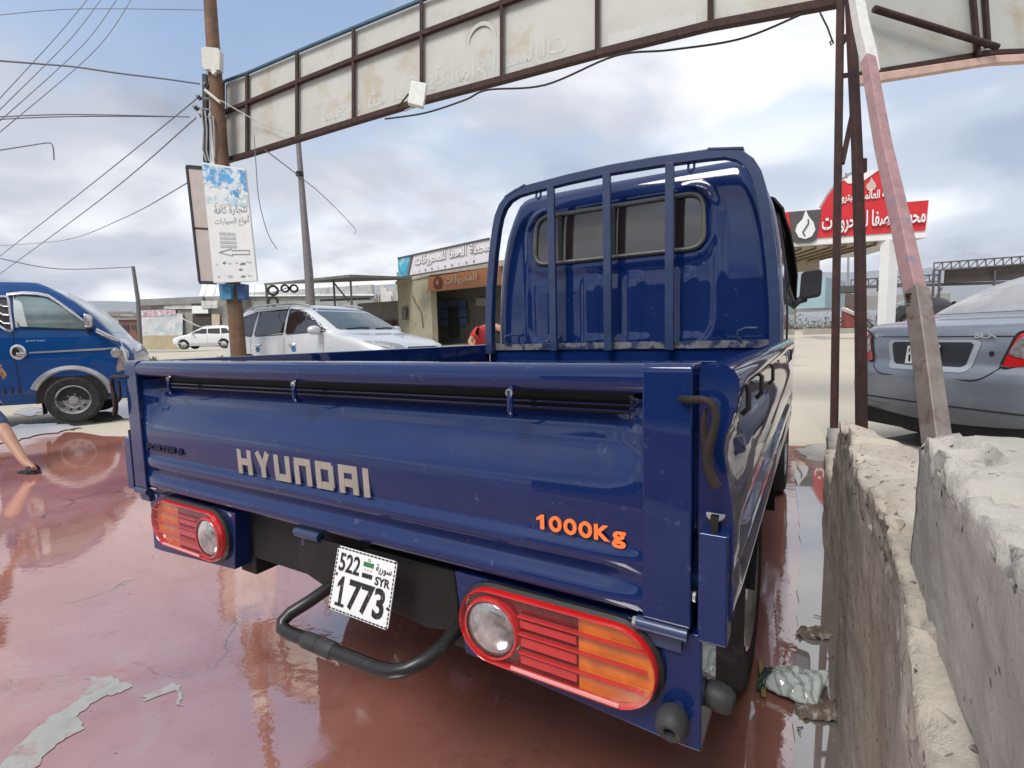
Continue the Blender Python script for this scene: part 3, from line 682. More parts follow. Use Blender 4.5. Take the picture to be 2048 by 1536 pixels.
# lamp brackets under the bed
for s in (1, -1):
    o = MB().prism([(s * .392, .004, .69), (s * .846, .004, .69), (s * .846, .004, .505), (s * .80, .004, .505), (s * .412, .004, .53)], (0, .13, 0))
    lb = o.build('lamp_bracket', PAINT, T, bevel=.003)
    # tail lamp: capsule with clear reverse lens towards the plate
    ln = thing if 0 else None
    xa, xb, zc, r_ = .487, .718, .616, .07
    LX0 = 0 if s > 0 else .06
    def cap(rr, xa=xa, xb=xb, n=14):
        p = [(xa + rr * math.cos(a), zc + rr * math.sin(a)) for a in [math.pi / 2 + math.pi * k / n for k in range(n + 1)]]
        return p + [(xb + rr * math.cos(a), zc - .0 + rr * math.sin(a)) for a in [-math.pi / 2 + math.pi * k / n for k in range(n + 1)]]
    lamp = MB()
    lamp.loft([[(s * x, y, z) for x, z in cap(rr)] for rr, y in ((.069, .006), (.070, -.014), (.068, -.021), (.0665, -.0235), (.0645, -.021), (.064, -.010))], caps=False)
    lamp = lamp.build('tail_lamp', REDL, T, smooth=50)
    MB().loft([[(s * x, y, z) for x, z in cap(rr)] for rr, y in ((.076, .003), (.076, -.006), (.070, -.010))], caps=False).build('lamp_gasket', BLACK, lamp)
    def field(x0, x1, z0, z1, y, t, mat, nm):
        MB().bb((s * x0, y, z0), (s * x1, y + t, z1)).build(nm, mat, lamp, bevel=.0015)
    # back plate of the lens field: red part then amber part, clipped to the capsule
    def clip(x0, x1, rr): return [(min(max(x, x0), x1), z) for x, z in cap(rr)]
    patch(MB(), clip(.40, .655, .065), 14, 10, lambda x, z: V((s * x, -.009, z))).build('red_field', REDD, lamp)
    patch(MB(), clip(.655, .80, .065), 14, 10, lambda x, z: V((s * x, -.009, z))).build('amber_lens', AMBER, lamp, smooth=60)
    for z0, z1, m_ in ((.594, .611, REDL), (.562, .578, REDL), (.628, .642, REDL)):
        field(.545, .653, z0, z1, -.014, .006, m_, 'lens_rib')
    for z0 in (.584, .618, .650):
        MB().bb((s * .545, -.020, z0), (s * .77 if z0 > .6 else s * .765, -.013, z0 + .0035)).build('lens_ridge', REDL, lamp)
    MB().lathe((s * .488, -.006, zc - .003), (0, -1, 0), [(.058, 0), (.058, .014), (.055, .018), (.051, .017)], 28).build('lens_ring', REDL, lamp, smooth=40)
    MB().lathe((s * .488, -.006, zc - .003), (0, -1, 0), [(.051, .010), (.048, .015), (.035, .020), (.018, .023), (.0005, .024)], 28).build('reverse_lens', CLEARL, lamp, smooth=60)
    MB().bb((s * .53, -.0245, .5515), (s * .728, -.020, .5575)).build('reflector_strip', M('pink_strip', (.75, .30, .28), .2, 0, .1, 20, coat=1.), lamp, bevel=.001)
    patch(MB(), cap(.0665), 14, 16, lambda x, z: V((s * x, -.0215 - .004 * (1 - min(1, ((z - zc) / .066) ** 2)), z))).build('lamp_cover', COVER, lamp, smooth=60)
    for sx2 in (.60, .765): MB().disc((s * (sx2 + .03), .0035, .545 if sx2 < .7 else .682), (0, -1, 0), .005, 8, .003).build('lamp_screw', STEEL, lamp)
    # rubber buffers
    if s > 0: MB().lathe((s * .808, .004, .560), (0, -1, -.3), [(.016, 0), (.022, .006), (.0245, .022), (.022, .036), (.016, .041), (.009, .039), (.008, .02)], 14).build('rear_buffer', BUMPR, T, smooth=40)
    MB().lathe((s * (.842 - LX0), .05, .575), (s, -.1, -.1), [(.014, 0), (.020, .005), (.022, .02), (.020, .036), (.014, .044), (.0005, .046)], 12).build('side_buffer', BUMPR, T, smooth=40)
for o in list(T.children):
    if o.name.split('.')[0] in ('tail_lamp', 'lamp_bracket') and o.data.vertices[0].co.x < 0: o.location.x += .06
# number plate on a tilted bracket
pz0, pz1 = .572, .697; py0, py1 = -.060, -.024; px0, px1 = .103, .274
pn = V((0, -(pz1 - pz0), (py0 - py1) * -1)); yv = V((0, py1 - py0, pz1 - pz0)).normalized(); xv = V((1, 0, -.01)).normalized(); nv = xv.cross(yv)
po = V((px0, py0, pz0)); pw, ph = px1 - px0, V((0, py1 - py0, pz1 - pz0)).length
def pp_(u, v, t=0): return po + xv * (u * pw) + yv * (v * ph) + nv * t
plate = MB().prism([pp_(*q[:2]) for q in [p for p in rounded([(0, 0), (1, 0), (1, 1), (0, 1)], .05, 3)]], nv * .002).build('number_plate', PLATEW, T)
bd = MB()
for i in range(16):
    u = (i + .2) / 16
    for v0, v1 in ((.012, .035), (.965, .988)): bd.add([pp_(u, v0, .0028), pp_(u + .048, v0, .0028), pp_(u + .040, v1, .0028), pp_(u - .008, v1, .0028)], [(0, 1, 2, 3)])
    for u0, u1 in ((.010, .028), (.972, .990)): bd.add([pp_(u0, u, .0028), pp_(u1, u + .008, .0028), pp_(u1, u + .052, .0028), pp_(u0, u + .044, .0028)], [(0, 1, 2, 3)])
bd.build('plate_border', INK, plate)
one(pp_(.09, .09, .0018), xv, yv, pw * .17, ph * .46, 'plate_number', INK, plate, True)
text('plate_number', '773', INK, plate, pp_(.30, .09, .0021), xv, yv, pw * .60, ph * .46, .0008, bold=.028)
text('plate_district', '522', INK, plate, pp_(.07, .62, .0021), xv, yv, pw * .36, ph * .29, .0008, bold=.02)
text('plate_country', 'SYR', INK, plate, pp_(.70, .575, .0021), xv, yv, pw * .24, ph * .13, .0008, bold=.03)
text('plate_country_name', arabic('سورية'), INK, plate, pp_(.69, .74, .0021), xv, yv, pw * .25, ph * .15, .0008, bold=.012)
for v0, m_ in ((.80, GREENI), (.63, INK)): MB().add([pp_(.48, v0, .0028), pp_(.65, v0, .0028), pp_(.65, v0 + .07, .0028), pp_(.48, v0 + .07, .0028)], [(0, 1, 2, 3)]).build('flag_stripe', m_, plate)
for i in range(3): MB().disc(pp_(.515 + .05 * i, .752, .0022), nv, .0016, 6, .0006).build('flag_star', REDI, plate)
MB().tube([pp_(.565 + .02 * math.cos(a), .905 + .02 * math.sin(a), .0024) for a in [k * .7 for k in range(10)]], .0007, 4).build('plate_emblem', GREENI, plate)
MB().disc(pp_(.055, .56, .002), nv, .0035, 10, .001).build('plate_rivet', STEEL, plate); MB().disc(pp_(.955, .30, .002), nv, .003, 8, .0015).build('plate_rivet', BLACK, plate)
bk = MB().prism([(-.068, -.002, .682), (.09, -.012, .69), (.10, -.016, .60), (.02, -.004, .575), (-.055, -.002, .592), (-.066, -.002, .60)], (0, .006, 0)); bk.build('plate_bracket', CHASSIS, T, bevel=.004)
# bent tow bar
tp = [(.05, .12, .60), (.045, .02, .585), (.03, -.05, .565), (.008, -.085, .548), (.0, -.10, .535), (.010, -.108, .526), (.035, -.11, .523), (.10, -.11, .525), (.20, -.11, .525), (.29, -.11, .527), (.325, -.108, .531), (.355, -.098, .540), (.378, -.075, .55), (.388, -.04, .558), (.392, .03, .575), (.392, .14, .60)]
TUBEB = M('tube_black', (.016, .016, .017), .33, 0, .3, 25, bump=.0006, dirt=(.06, .055, .05), dscale=30, dlo=.6, dhi=.75)
tb = MB().tube(tp, .0138, 14).build('tow_bar', TUBEB, T, smooth=60)
MB().tube([(.085, -.11, .5245), (.09, -.11, .5245), (.128, -.11, .5247), (.130, -.11, .5247), (.133, -.11, .525), (.170, -.11, .525), (.175, -.11, .525)], [.0145, .0165, .0165, .015, .017, .017, .0145], 14).build('rubber_sleeve', BUMPR, tb, smooth=40)
# chassis
ch = MB()
for s in (1, -1):
    ch.bb((s * .33, .05, .50), (s * .40, 4.0, .62))
ch.bb((-.40, .05, .55), (.40, .12, .68)); ch.bb((-.42, 1.8, .50), (.42, 1.9, .6)); ch.bb((-.8, .3, .68), (.8, .36, .754)); ch.bb((-.8, 1.2, .68), (.8, 1.26, .754)); ch.bb((-.8, 1.9, .68), (.8, 1.96, .754))
ch.build('chassis', CHASSIS, T, bevel=.004)
ax = MB().tube([(-.62, 1.0, .325), (.62, 1.0, .325)], .045, 12); ax.lathe((0, 1.0, .325), (0, 1, 0), [(.02, -.16), (.12, -.08), (.135, 0), (.12, .1), (.03, .18)], 18); ax.build('rear_axle', CHASSIS, T, smooth=40)
MB().lathe((.1, .62, .50), (0, .25, 1), [(.19, -.09), (.28, -.09), (.32, -.05), (.32, .05), (.28, .09), (.19, .09)], 28).build('spare_wheel', RUBBER, T, smooth=40)
MB().prism([(.13, .02, .68), (.38, .02, .68), (.39, .02, .555), (.30, .02, .54), (.15, .02, .56)], (0, .05, 0)).build('rear_crossmember', CHASSIS, T, bevel=.006)
for s in (1, -1):
    wheel(T, (s * .735, 1.0, .325), s, .325, .17, .2, 'steel', CHROME); wheel(T, (s * .73, 3.25, .325), s, .325, .17, .2, 'steel')
    MB().bb((s * .62, .60, .22), (s * .84, .612, .60)).build('mud_flap', RUBBER, T)
    MB().loft([[(s * .64, 1.0 + math.cos(a) * .40, .325 + math.sin(a) * .40), (s * .86, 1.0 + math.cos(a) * .40, .325 + math.sin(a) * .40), (s * .86, 1.0 + math.cos(a) * .385, .325 + math.sin(a) * .385), (s * .64, 1.0 + math.cos(a) * .385, .325 + math.sin(a) * .385)] for a in [.35 + 2.4 * k / 12 for k in range(13)]]).build('wheel_guard', CHASSIS, T, smooth=40)

# ------------------------------------------------------------------ broken concrete wall on the right, parallel to the truck
def rough_block(x0, x1, y0, y1, z0, topf, n=(6, 40, 14), amp=.02, seed=0, xf=None):
    mb = MB(); nx_, ny_, nz_ = n
    def pt(a, b, c):
        y = lerp(y0, y1, b); zt = topf(y, a); x = lerp(x0, x1, a)
        z = lerp(z0, zt, c); p = V((x, y, z))
        if xf: p.x += xf(y, z) * (1 - a)
        q = V((p.x * 9, p.y * 5, p.z * 6)) + V((seed, seed * 2, 0))
        edge = 1 if .02 < c < .97 else .4
        p += V((noise.fractal(q, 1, 2, 4), noise.fractal(q + V((9, 1, 4)), 1, 2, 4), noise.fractal(q + V((3, 7, 2)), 1, 2, 4) * (.9 if c > .99 else .5))) * amp
        p += V((noise.fractal(q * 4.3, 1, 2, 3), 0, noise.fractal(q * 4.1 + V((5, 5, 5)), 1, 2, 3))) * amp * .35
        if c > .9 and (a < .12 or a > .9):   # chipped arrises
            p.z -= max(0, noise.fractal(p * 23 + V((seed, 0, 0)), 1, 2, 4) + .12) * .035; p.x += (1 if a < .5 else -1) * max(0, noise.fractal(p * 27 + V((0, seed, 0)), 1, 2, 4) + .05) * .02
        return TM @ p
    # wrap: truck side, top, far side, then the two ends
    mb.grid(ny_, nz_, lambda u, v: pt(0, u, v)); mb.grid(ny_, nx_, lambda u, v: pt(v, u, 1)); mb.grid(ny_, nz_, lambda u, v: pt(1, u, 1 - v))
    mb.grid(nx_, nz_, lambda u, v: pt(u, 0, v)); mb.grid(nx_, nz_, lambda u, v: pt(u, 1, v))
    return mb
def weld(o, d=.0006):
    bm = bmesh.new(); bm.from_mesh(o.data); bmesh.ops.remove_doubles(bm, verts=bm.verts, dist=d); bmesh.ops.recalc_face_normals(bm, faces=bm.faces); bm.to_mesh(o.data); bm.free(); return o
def concrete(name, col, pit, pits, stain, gt=.48):
    m = bpy.data.materials.new(name); m.use_nodes = True; t = m.node_tree; b = t.nodes['Principled BSDF']; lk = t.links.new
    geo = t.nodes.new('ShaderNodeNewGeometry')
    def nz(s, d, r=.6, sc=(1, 1, 1)):
        mp = t.nodes.new('ShaderNodeMapping'); lk(geo.outputs['Position'], mp.inputs[0]); mp.inputs['Scale'].default_value = sc
        n = t.nodes.new('ShaderNodeTexNoise'); lk(mp.outputs[0], n.inputs['Vector']); n.inputs['Scale'].default_value = s; n.inputs['Detail'].default_value = d; n.inputs['Roughness'].default_value = r; return n.outputs['Fac']
    def ramp(src, a, b_, c0, c1):
        r = t.nodes.new('ShaderNodeValToRGB'); lk(src, r.inputs[0]); r.color_ramp.elements[0].position = a; r.color_ramp.elements[1].position = b_
        r.color_ramp.elements[0].color = (*c0, 1); r.color_ramp.elements[1].color = (*c1, 1); return r.outputs[0]
    def mix(f, a, c):
        x = t.nodes.new('ShaderNodeMix'); x.data_type = 'RGBA'; lk(f, x.inputs[0]); lk(a, x.inputs[6]); x.inputs[7].default_value = (*c, 1); return x.outputs[2]
    c = ramp(nz(5, 10, .65), .3, .7, [q * .82 for q in col], [q * 1.12 for q in col])
    c = mix(ramp(nz(3.5, 6, .6, (1, 1, .25)), .48, .72, (0, 0, 0), (.8, .8, .8)), c, stain)          # run-down stains
    c = mix(ramp(nz(120, 3, .7), .60, .72, (0, 0, 0), (.6, .6, .6)), c, [q * .55 for q in col])        # sand grains
    vo = t.nodes.new('ShaderNodeTexVoronoi'); lk(geo.outputs['Position'], vo.inputs['Vector']); vo.inputs['Scale'].default_value = pits; vo.inputs['Randomness'].default_value = 1
    gate = t.nodes.new('ShaderNodeMath'); gate.operation = 'MULTIPLY'
    lk(ramp(vo.outputs['Distance'], .16, .26, (1, 1, 1), (0, 0, 0)), gate.inputs[0]); lk(ramp(nz(30, 4), gt, gt + .06, (0, 0, 0), (1, 1, 1)), gate.inputs[1])
    c = mix(gate.outputs[0], c, pit)
    lk(c, b.inputs['Base Color']); b.inputs['Roughness'].default_value = .9
    h = t.nodes.new('ShaderNodeMath'); h.operation = 'MULTIPLY_ADD'; lk(gate.outputs[0], h.inputs[0]); h.inputs[1].default_value = -.6; lk(nz(45, 10, .7), h.inputs[2])
    bp = t.nodes.new('ShaderNodeBump'); lk(h.outputs[0], bp.inputs['Height']); bp.inputs['Distance'].default_value = .010; bp.inputs['Strength'].default_value = .9; lk(bp.outputs[0], b.inputs['Normal'])
    return m
PLAST = concrete('rough_plaster', (.53, .475, .40), (.26, .22, .17), 45, (.40, .34, .275))
BLOCK = concrete('pitted_block', (.50, .47, .42), (.20, .18, .155), 60, (.38, .35, .305), .56)
def topB(y, a):
    k = noise.cell(V((y * 3.1, a * 1.3, 4))) * .02
    return .775 + k - .06 * sm((y - 1.0) / 1.2) + .012 * math.sin(y * 9 + a * 3) - .10 * a * sm((y - .9) / .8) - .22 * sm((y - 2.0) / .12)
wl = thing('broken_wall', 'broken concrete wall running beside the pickup, stepped top', 'wall', TM @ V((1.2, 0, 0)), TYAW)
weld(rough_block(1.075, 1.27, -1.6, 2.35, -.05, topB, (14, 260, 60), .007, 1, lambda y, z: .02 * (z - .3) + .012 * math.sin(y * 5)).build('wall_body', PLAST, wl, world=True, smooth=50))
weld(rough_block(1.112, 1.62, -1.6, .20, .755, lambda y, a: .975 - .02 * a + .01 * math.sin(y * 11), (40, 150, 26), .006, 5, lambda y, z: .0).build('cap_block', BLOCK, wl, world=True, smooth=50))
weld(rough_block(1.055, 1.20, 2.3, 3.3, -.05, lambda y, a: .30 + .03 * math.sin(y * 6), (5, 30, 10), .018, 8).build('footing', PLAST, wl, world=True, smooth=50))
weld(rough_block(1.075, 1.24, 3.3, 3.95, -.05, lambda y, a: .36, (5, 20, 10), .018, 11).build('kerb_stone', CONC, wl, world=True, smooth=50))
# paved strip behind the wall, a hand higher than the yard
pv = [TM @ V(q) for q in ((1.2, -4, .1), (1.2, 4.6, .1), (2.2, 6.0, .1), (9, 6.0, .1), (9, -4, .1))]
struct(MB().prism(pv, (0, 0, -.2)).build('pavement', M('pavement_concrete', (.34, .31, .27), .9, 0, .2, 3, bump=.004), smooth=0))
pad = MB().poly([q for q in blob([V((*(TM @ V(p)).xy, .035)) for p in ((.85, 4.55, 0), (.95, 4.22, 0), (1.2, 4.18, 0), (1.5, 4.3, 0), (1.6, 4.7, 0), (1.3, 5.0, 0), (.95, 4.9, 0))], .05, 5, 4)])
tag(MB().prism(pad.v[::-1], (0, 0, -.06)).build('footing_pad', CONC), 'rough round concrete pad at the foot of the rusty trestle', 'concrete pad')

# ------------------------------------------------------------------ steel trestle, leaning prop and the two sign gantries
RUST = M('rust_paint', (.050, .021, .017), .75, .15, .4, 10, bump=.002, dirt=(.035, .022, .022), dscale=6, dlo=.5, dhi=.62)
RUSTD = M('rust_dark', (.045, .022, .018), .75, .15, .4, 12, bump=.002, dirt=(.10, .045, .025), dscale=7, dlo=.58, dhi=.7)
PANEL = M('sheet_back', (.455, .455, .415), .6, 0, .07, 1.5, dirt=(.36, .28, .17), dscale=1.8, dlo=.52, dhi=.80)
PINKP = M('faded_pink_paint', (.34, .20, .20), .65, .1, .18, 10, bump=.001, dirt=(.10, .17, .30), dscale=2.6, dlo=.56, dhi=.64)
GREYST = M('grey_patch_steel', (.22, .185, .165), .6, .3, .3, 9, bump=.001, dirt=(.13, .06, .035), dscale=8, dlo=.56, dhi=.7)
base1 = gp(1668, 878, .03); D1 = 5.05
tr = thing('steel_trestle', 'rusty two-post steel trestle carrying the sign gantry', 'trestle', (base1.x, base1.y, 0))
a0, a1 = P(1668, 880, D1), P(1682, -60, D1); b0, b1 = P(1723, 880, 4.3), P(1693, -60, D1 + .05)
b0.z = .0
mb = MB().bar(a0 - V((0, 0, .05)), a1, .062, .062, (1, -1, 0)); mb.build('post', RUST, tr, world=True, bevel=.006)
bm1 = P(1712, 330, D1 + .05)
POST2 = [b0, P(1723, 860, 4.3), P(1720, 500, 4.55), P(1714, 300, 4.7), P(1706, 130, 4.85), P(1698, -60, 5.0)]
for p, q in (((1684, 328), (1705, 228)), ((1683, 152), (1700, 150)), ((1683, 88), (1695, 70))):
    MB().bar(P(*p, D1), P(*q, D1 + .05), .04, .04, (1, -1, 0)).build('brace', RUSTD, tr, world=True, bevel=.003)
MB().bar(P(1727, 318, 4.7), P(1727, 345, 4.7), .04, .04).build('bracket', RUSTD, tr, world=True)
# hook on the trestle
MB().tube([P(1640, 25, D1), P(1655, 55, D1), P(1664, 80, D1), P(1667, 86, D1), P(1662, 90, D1), P(1660, 84, D1), P(1665, 80, D1)], .008, 6).build('wire_hook', RUSTD, tr, world=True)

pr_ = thing('leaning_prop', 'leaning steel box prop with faded pink and blue paint', 'prop', P(1890, 1100, 2.35) * 1)
pr_.location.z = .1
pts_ = [(1736, 118, 4.35), (1766, 290, 3.75), (1800, 440, 3.3), (1822, 545, 3.05), (1836, 610, 2.9)]
def boxtube(pts, ws, nm, mat, par, up=(1, -.2, 0)):
    rings = []
    for i, p in enumerate(pts):
        d = (pts[min(i + 1, len(pts) - 1)] - pts[max(0, i - 1)]).normalized(); x = d.cross(V((0, 1, 0))).normalized(); z = x.cross(d); h = ws[i] / 2
        rings.append([p + x * h * i_ + z * h * j_ for i_, j_ in ((-1, -1), (1, -1), (1, 1), (-1, 1))])
    return MB().loft(rings).build(nm, mat, par, world=True, bevel=.008)
boxtube(POST2, [.070] * 6, 'post', RUST, tr)
boxtube([P(*q) for q in pts_], [.082] * 5, 'upper_tube', PINKP, pr_)
boxtube([P(1833, 580, 2.88), P(1850, 700, 2.68), P(1868, 840, 2.48), P(1890, 1010, 2.28), P(1905, 1160, 2.15)], [.088] * 5, 'lower_tube', GREYST, pr_)
sp_ = MB()
for i in range(9):
    q = P(lerp(1820, 1826, i / 8), lerp(590, 655, i / 8), 2.86 - .006 * i); sp_.box(q + V((random.uniform(-.004, .004), 0, 0)), (.03, .03, random.uniform(.02, .034)))
sp_.build('weld_scab', RUSTD, pr_, world=True, bevel=.004)
boxtube([P(1710, -20, 4.5), P(1722, 50, 4.45), P(1735, 105, 4.4), P(1745, 148, 4.36)], [.085, .09, .095, .085], 'white_strut', M('flaky_white', (.66, .65, .62), .8, 0, .12, 14, bump=.006, dirt=(.3, .27, .24), dscale=14, dlo=.6, dhi=.7), pr_)

# left gantry: the back of a long sign, two rows of sheet panels in a steel frame
def d_at(px): return 1 / lerp(1 / 10.2, 1 / 5.25, (px - 450) / 1230)
gl = thing('sign_gantry', 'back of long rusty-framed sign gantry spanning over the yard', 'sign gantry', P(1060, 700, 7))
gl.location.z = 0
divs = [446, 494, 594, 707, 843, 1003, 1194, 1421, 1679]
def curve(pts, x):
    for (xa, ya), (xb, yb) in zip(pts, pts[1:]):
        if xa <= x <= xb: return lerp(ya, yb, (x - xa) / (xb - xa))
    return pts[-1][1] if x > pts[-1][0] else pts[0][1]
lowc = [(440, 325), (497, 309), (597, 278), (710, 243), (845, 202), (1005, 160), (1195, 108), (1421, 52), (1690, 2)]
midc = [(440, 228), (495, 206), (594, 165), (707, 120), (843, 68), (1003, 8), (1194, -62), (1421, -140), (1690, -225)]
topc = [(440, 166), (490, 148), (590, 105), (702, 58), (838, 2), (998, -60), (1190, -138), (1421, -225), (1690, -320)]
def gpt(px, c, off=0): return P(px + off, curve(c, px), d_at(px))
for nm, c, w_, h_ in (('bottom_beam', lowc, .10, .085), ('middle_beam', midc, .07, .07), ('top_beam', topc, .05, .04)):
    mb = MB()
    for a, b in zip(divs, divs[1:]): mb.bar(gpt(a, c), gpt(b, c), w_, h_)
    mb.build(nm, RUSTD if nm != 'top_beam' else M('blue_edge', (.05, .11, .16), .6, .2, .2, 9), gl, world=True, bevel=.004)
back = (gpt(594, midc) - gpt(1194, midc)).cross(V((0, 0, 1))).normalized(); back = back if back.y > 0 else -back
for i, a in enumerate(divs):
    MB().bar(gpt(a, topc), gpt(a, lowc), .06, .05, (1, 0, 0)).build('upright', RUSTD, gl, world=True, bevel=.004)
pan = []
for a, b in zip(divs, divs[1:]):
    for c0, c1 in ((topc, midc), (midc, lowc)):
        q = [gpt(a, c0), gpt(b, c0), gpt(b, c1), gpt(a, c1)]
        q = [p + back * .055 for p in q]
        pan.append(MB().prism(q, back * .012).build('sheet_panel', PANEL, gl, world=True))
# ghost of the lettering showing through from the street side (mirrored)
GH = M('ghost_letter', (.48, .482, .445), .6, 0, .04, 4)
def ghost(body, pa, pb, hh):
    o = text('ghost_lettering', arabic(body), GH, gl, (0, 0, 0), (1, 0, 0), (0, 0, 1), 1, 1, 0, mirror=True, bold=.012)
    inv = frames(gl).inverted()
    for v in o.data.vertices:
        px = lerp(pa[0], pb[0], v.co.x); q = P(px, lerp(pa[1], pb[1], v.co.x), d_at(px)) + back * .052; q += _UP * (v.co.z * hh)
        v.co = inv @ q
    o['kind'] = 'stuff'
ghost('بيع و شراء كافة انواع السيارات', (640, 262), (1130, 122), .50)
MB().prism([P(1213, 92, d_at(1213)) + back * .05, P(1392, 46, d_at(1392)) + back * .05, P(1392, 20, d_at(1392)) + back * .05, P(1213, 66, d_at(1213)) + back * .05], back * .003).build('pale_strip', GH, gl, world=True)
MB().lathe(P(958, 78, d_at(958)) + back * .05, back, [(.26, 0), (.26, .002), (.20, .002), (.20, 0)], 24).build('ghost_emblem', GH, gl, world=True)
fl = P(832, 188, 7.15)
fo = thing('floodlight', 'small white floodlight fixed to the lower beam of the sign gantry', 'floodlight', fl - V((0, 0, .2)))
fq = [P(822, 160, 7.1), P(854, 166, 7.1), P(846, 213, 7.0), P(815, 205, 7.0)]
MB().prism(fq, V((0, .06, -.02))).build('lamp_housing', M('old_white', (.60, .61, .56), .6, 0, .1, 10), fo, world=True, bevel=.01)
MB().bar(P(817, 188, 7.08), P(790, 222, 7.3), .015, .02).build('bracket_arm', RUSTD, fo, world=True)
MB().tube([P(836, 208, 7.05), P(822, 216, 7.2), P(810, 222, 7.3)], .012, 6).build('lamp_cable', M('grey_cable', (.4, .4, .38), .6), fo, world=True)
# right gantry: return of the sign
gr = thing('corner_gantry', 'short sign panel with diagonal brace at the upper right corner', 'sign gantry', P(1880, 700, 5.6))
gr.location.z = 0
def rq(px, py): return P(px, py, lerp(5.3, 6.2, (px - 1700) / 500))
for a, b in ((1703, 1940), (1940, 2200)):
    MB().prism([rq(a, -120), rq(b, -120), rq(b, curve([(1700, 150), (1980, 106), (2200, 96)], b)), rq(a, curve([(1700, 150), (1980, 106), (2200, 96)], a))], V((.01, .012, 0))).build('sheet_panel', PANEL, gr, world=True)
MB().bar(rq(1708, 152), rq(1978, 106), .06, .05).build('bottom_beam', RUSTD, gr, world=True, bevel=.003)
MB().bar(rq(1978, 106), rq(2200, 98), .06, .05).build('bottom_beam', RUSTD, gr, world=True, bevel=.003)
for a, b in (((1710, 164), (1980, 122)), ((1980, 122), (2200, 110))): MB().bar(rq(*a), rq(*b), .09, .085).build('pink_rail', M('peach_paint', (.62, .42, .34), .6, 0, .15, 6, dirt=(.4, .2, .12), dscale=5, dlo=.6, dhi=.75), gr, world=True, bevel=.01)
for p, q in (((1735, 30), (1978, 104)),): MB().tube([rq(*p) - V((0, .1, 0)), rq(*q) - V((0, .1, 0))], .034, 8).build('diagonal_brace', RUSTD, gr, world=True, smooth=50)
for p, q in (((1930, -60), (1946, 118)), ((1955, -60), (1966, 100))): MB().bar(rq(*p) - V((0, .06, 0)), rq(*q) - V((0, .06, 0)), .05, .04, (1, 0, 0)).build('upright', RUSTD, gr, world=True)

# ------------------------------------------------------------------ utility pole, its boards, boxes and wires
WOOD = M('weathered_wood', (.17, .095, .055), .85, 0, .3, 3, bump=.006, bscale=18, dirt=(.10, .075, .06), dscale=9, dlo=.45, dhi=.65)
DP = 9.9
pb = P(477, 700, DP); pb.z = gz(pb.x, pb.y)
up_ = thing('utility_pole', 'weathered wooden utility pole with insulators left of the sign gantry', 'utility pole', pb)
pt_ = [V((pb.x, pb.y, pb.z - .05)), P(472, 640, DP), P(455, 440, DP), P(440, 280, DP), P(430, 150, DP), P(420, 0, DP), P(414, -120, DP)]
MB().tube(pt_, [.145, .14, .135, .13, .125, .115, .11], 14).build('pole', WOOD, up_, world=True, smooth=50)
MB().bar(P(411, 150, DP + .12), P(413, 335, DP + .12), .09, .08, (1, 0, 0)).build('steel_post', M('dark_steel', (.03, .035, .045), .6, .3, .3, 9), up_, world=True)
jb = MB().prism([V(P(402 + 38 * u, 92 + 4 * u + 44 * v, DP - .2)) for u, v in ((0, .1), (.15, 0), (.9, 0), (1, .15), (.98, 1), (.2, 1.05), (.04, .95))], V((0, .14, 0)))
jb.build('junction_box', M('cream_box', (.52, .52, .46), .55, 0, .1, 9), up_, world=True, bevel=.012)
MB().bar(P(425, 136, DP - .16), P(432, 148, DP - .16), .08, .1).build('box_bracket', M('old_white', (.6, .61, .56)), up_, world=True)
for (x, y) in ((398, 195), (392, 216), (412, 170), (404, 232)):
    c = P(x, y, DP - .1); MB().lathe(c, (-.6, -.3, .5), [(.02, -.05), (.05, -.03), (.03, -.01), (.05, .01), (.03, .03), (.015, .06)], 10).build('insulator', M('insulator_brown', (.10, .08, .075), .35, 0, .2, 9), up_, world=True, smooth=40)
    MB().bar(c, P(425, y + 4, DP), .03, .03).build('insulator_arm', M('galvanised', (.30, .30, .30), .5, .6, .2, 9), up_, world=True)
MB().tube([P(410, 180, DP - .15), P(440, 205, DP - .17)], .03, 6).build('strap', M('cream_box', (.5, .5, .46)), up_, world=True)
for i in range(4):
    MB().tube([P(402 + 8 * i, 215 + 6 * i, DP - .16), P(407 + 7 * i, 260, DP - .18), P(405 + 8 * i, 300, DP - .17), P(413 + 5 * i, 322, DP - .16)], .012, 5).build('loose_cable', M('grey_cable', (.4, .4, .38)), up_, world=True)
MB().tube([P(432, 90, DP - .15), P(438, 115, DP - .16), P(435, 150, DP - .16)], .01, 5).build('loose_cable', BLACK, up_, world=True)
# sign boards on the pole
BOARD = M('faded_board', (.66, .66, .64), .5, 0, .05, 4, dirt=(.50, .45, .40), dscale=5, dlo=.68, dhi=.85)
bq = [P(403, 324, 9.55), P(490, 338, 9.5), P(514, 562, 9.5), P(427, 566, 9.55)]
sb = thing('pole_sign', 'tall peeling white signboard with blue top on the wooden pole', 'signboard', (bq[2] + bq[3]) / 2)
def bp(u, v, t=0):
    p = bq[3].lerp(bq[2], u).lerp(bq[0].lerp(bq[1], u), v); n = (bq[2] - bq[3]).cross(bq[0] - bq[3]).normalized(); return p + n * t
MB().prism([bp(0, 0), bp(1, 0), bp(1, 1), bp(0, 1)], (0, .06, 0)).build('board', BOARD, sb, world=True, bevel=.006)
bl = M('torn_blue_print', (.07, .27, .50), .5, 0, .25, 3, dirt=(.55, .60, .62), dscale=6.5, dlo=.46, dhi=.56)
top = [(0.01, .985), (.99, .985)] + [(1 - i / 24, .80 + .07 * noise.noise(V((i * .55, 2, 0))) - (.06 if 4 < i < 10 else 0)) for i in range(25)]
MB().poly([bp(u, v, .006) for u, v in top]).build('blue_print', bl, sb, world=True)
bl2 = M('faded_blue_print', (.36, .50, .56), .5, 0, .2, 3, dirt=(.64, .65, .64), dscale=7, dlo=.42, dhi=.55)
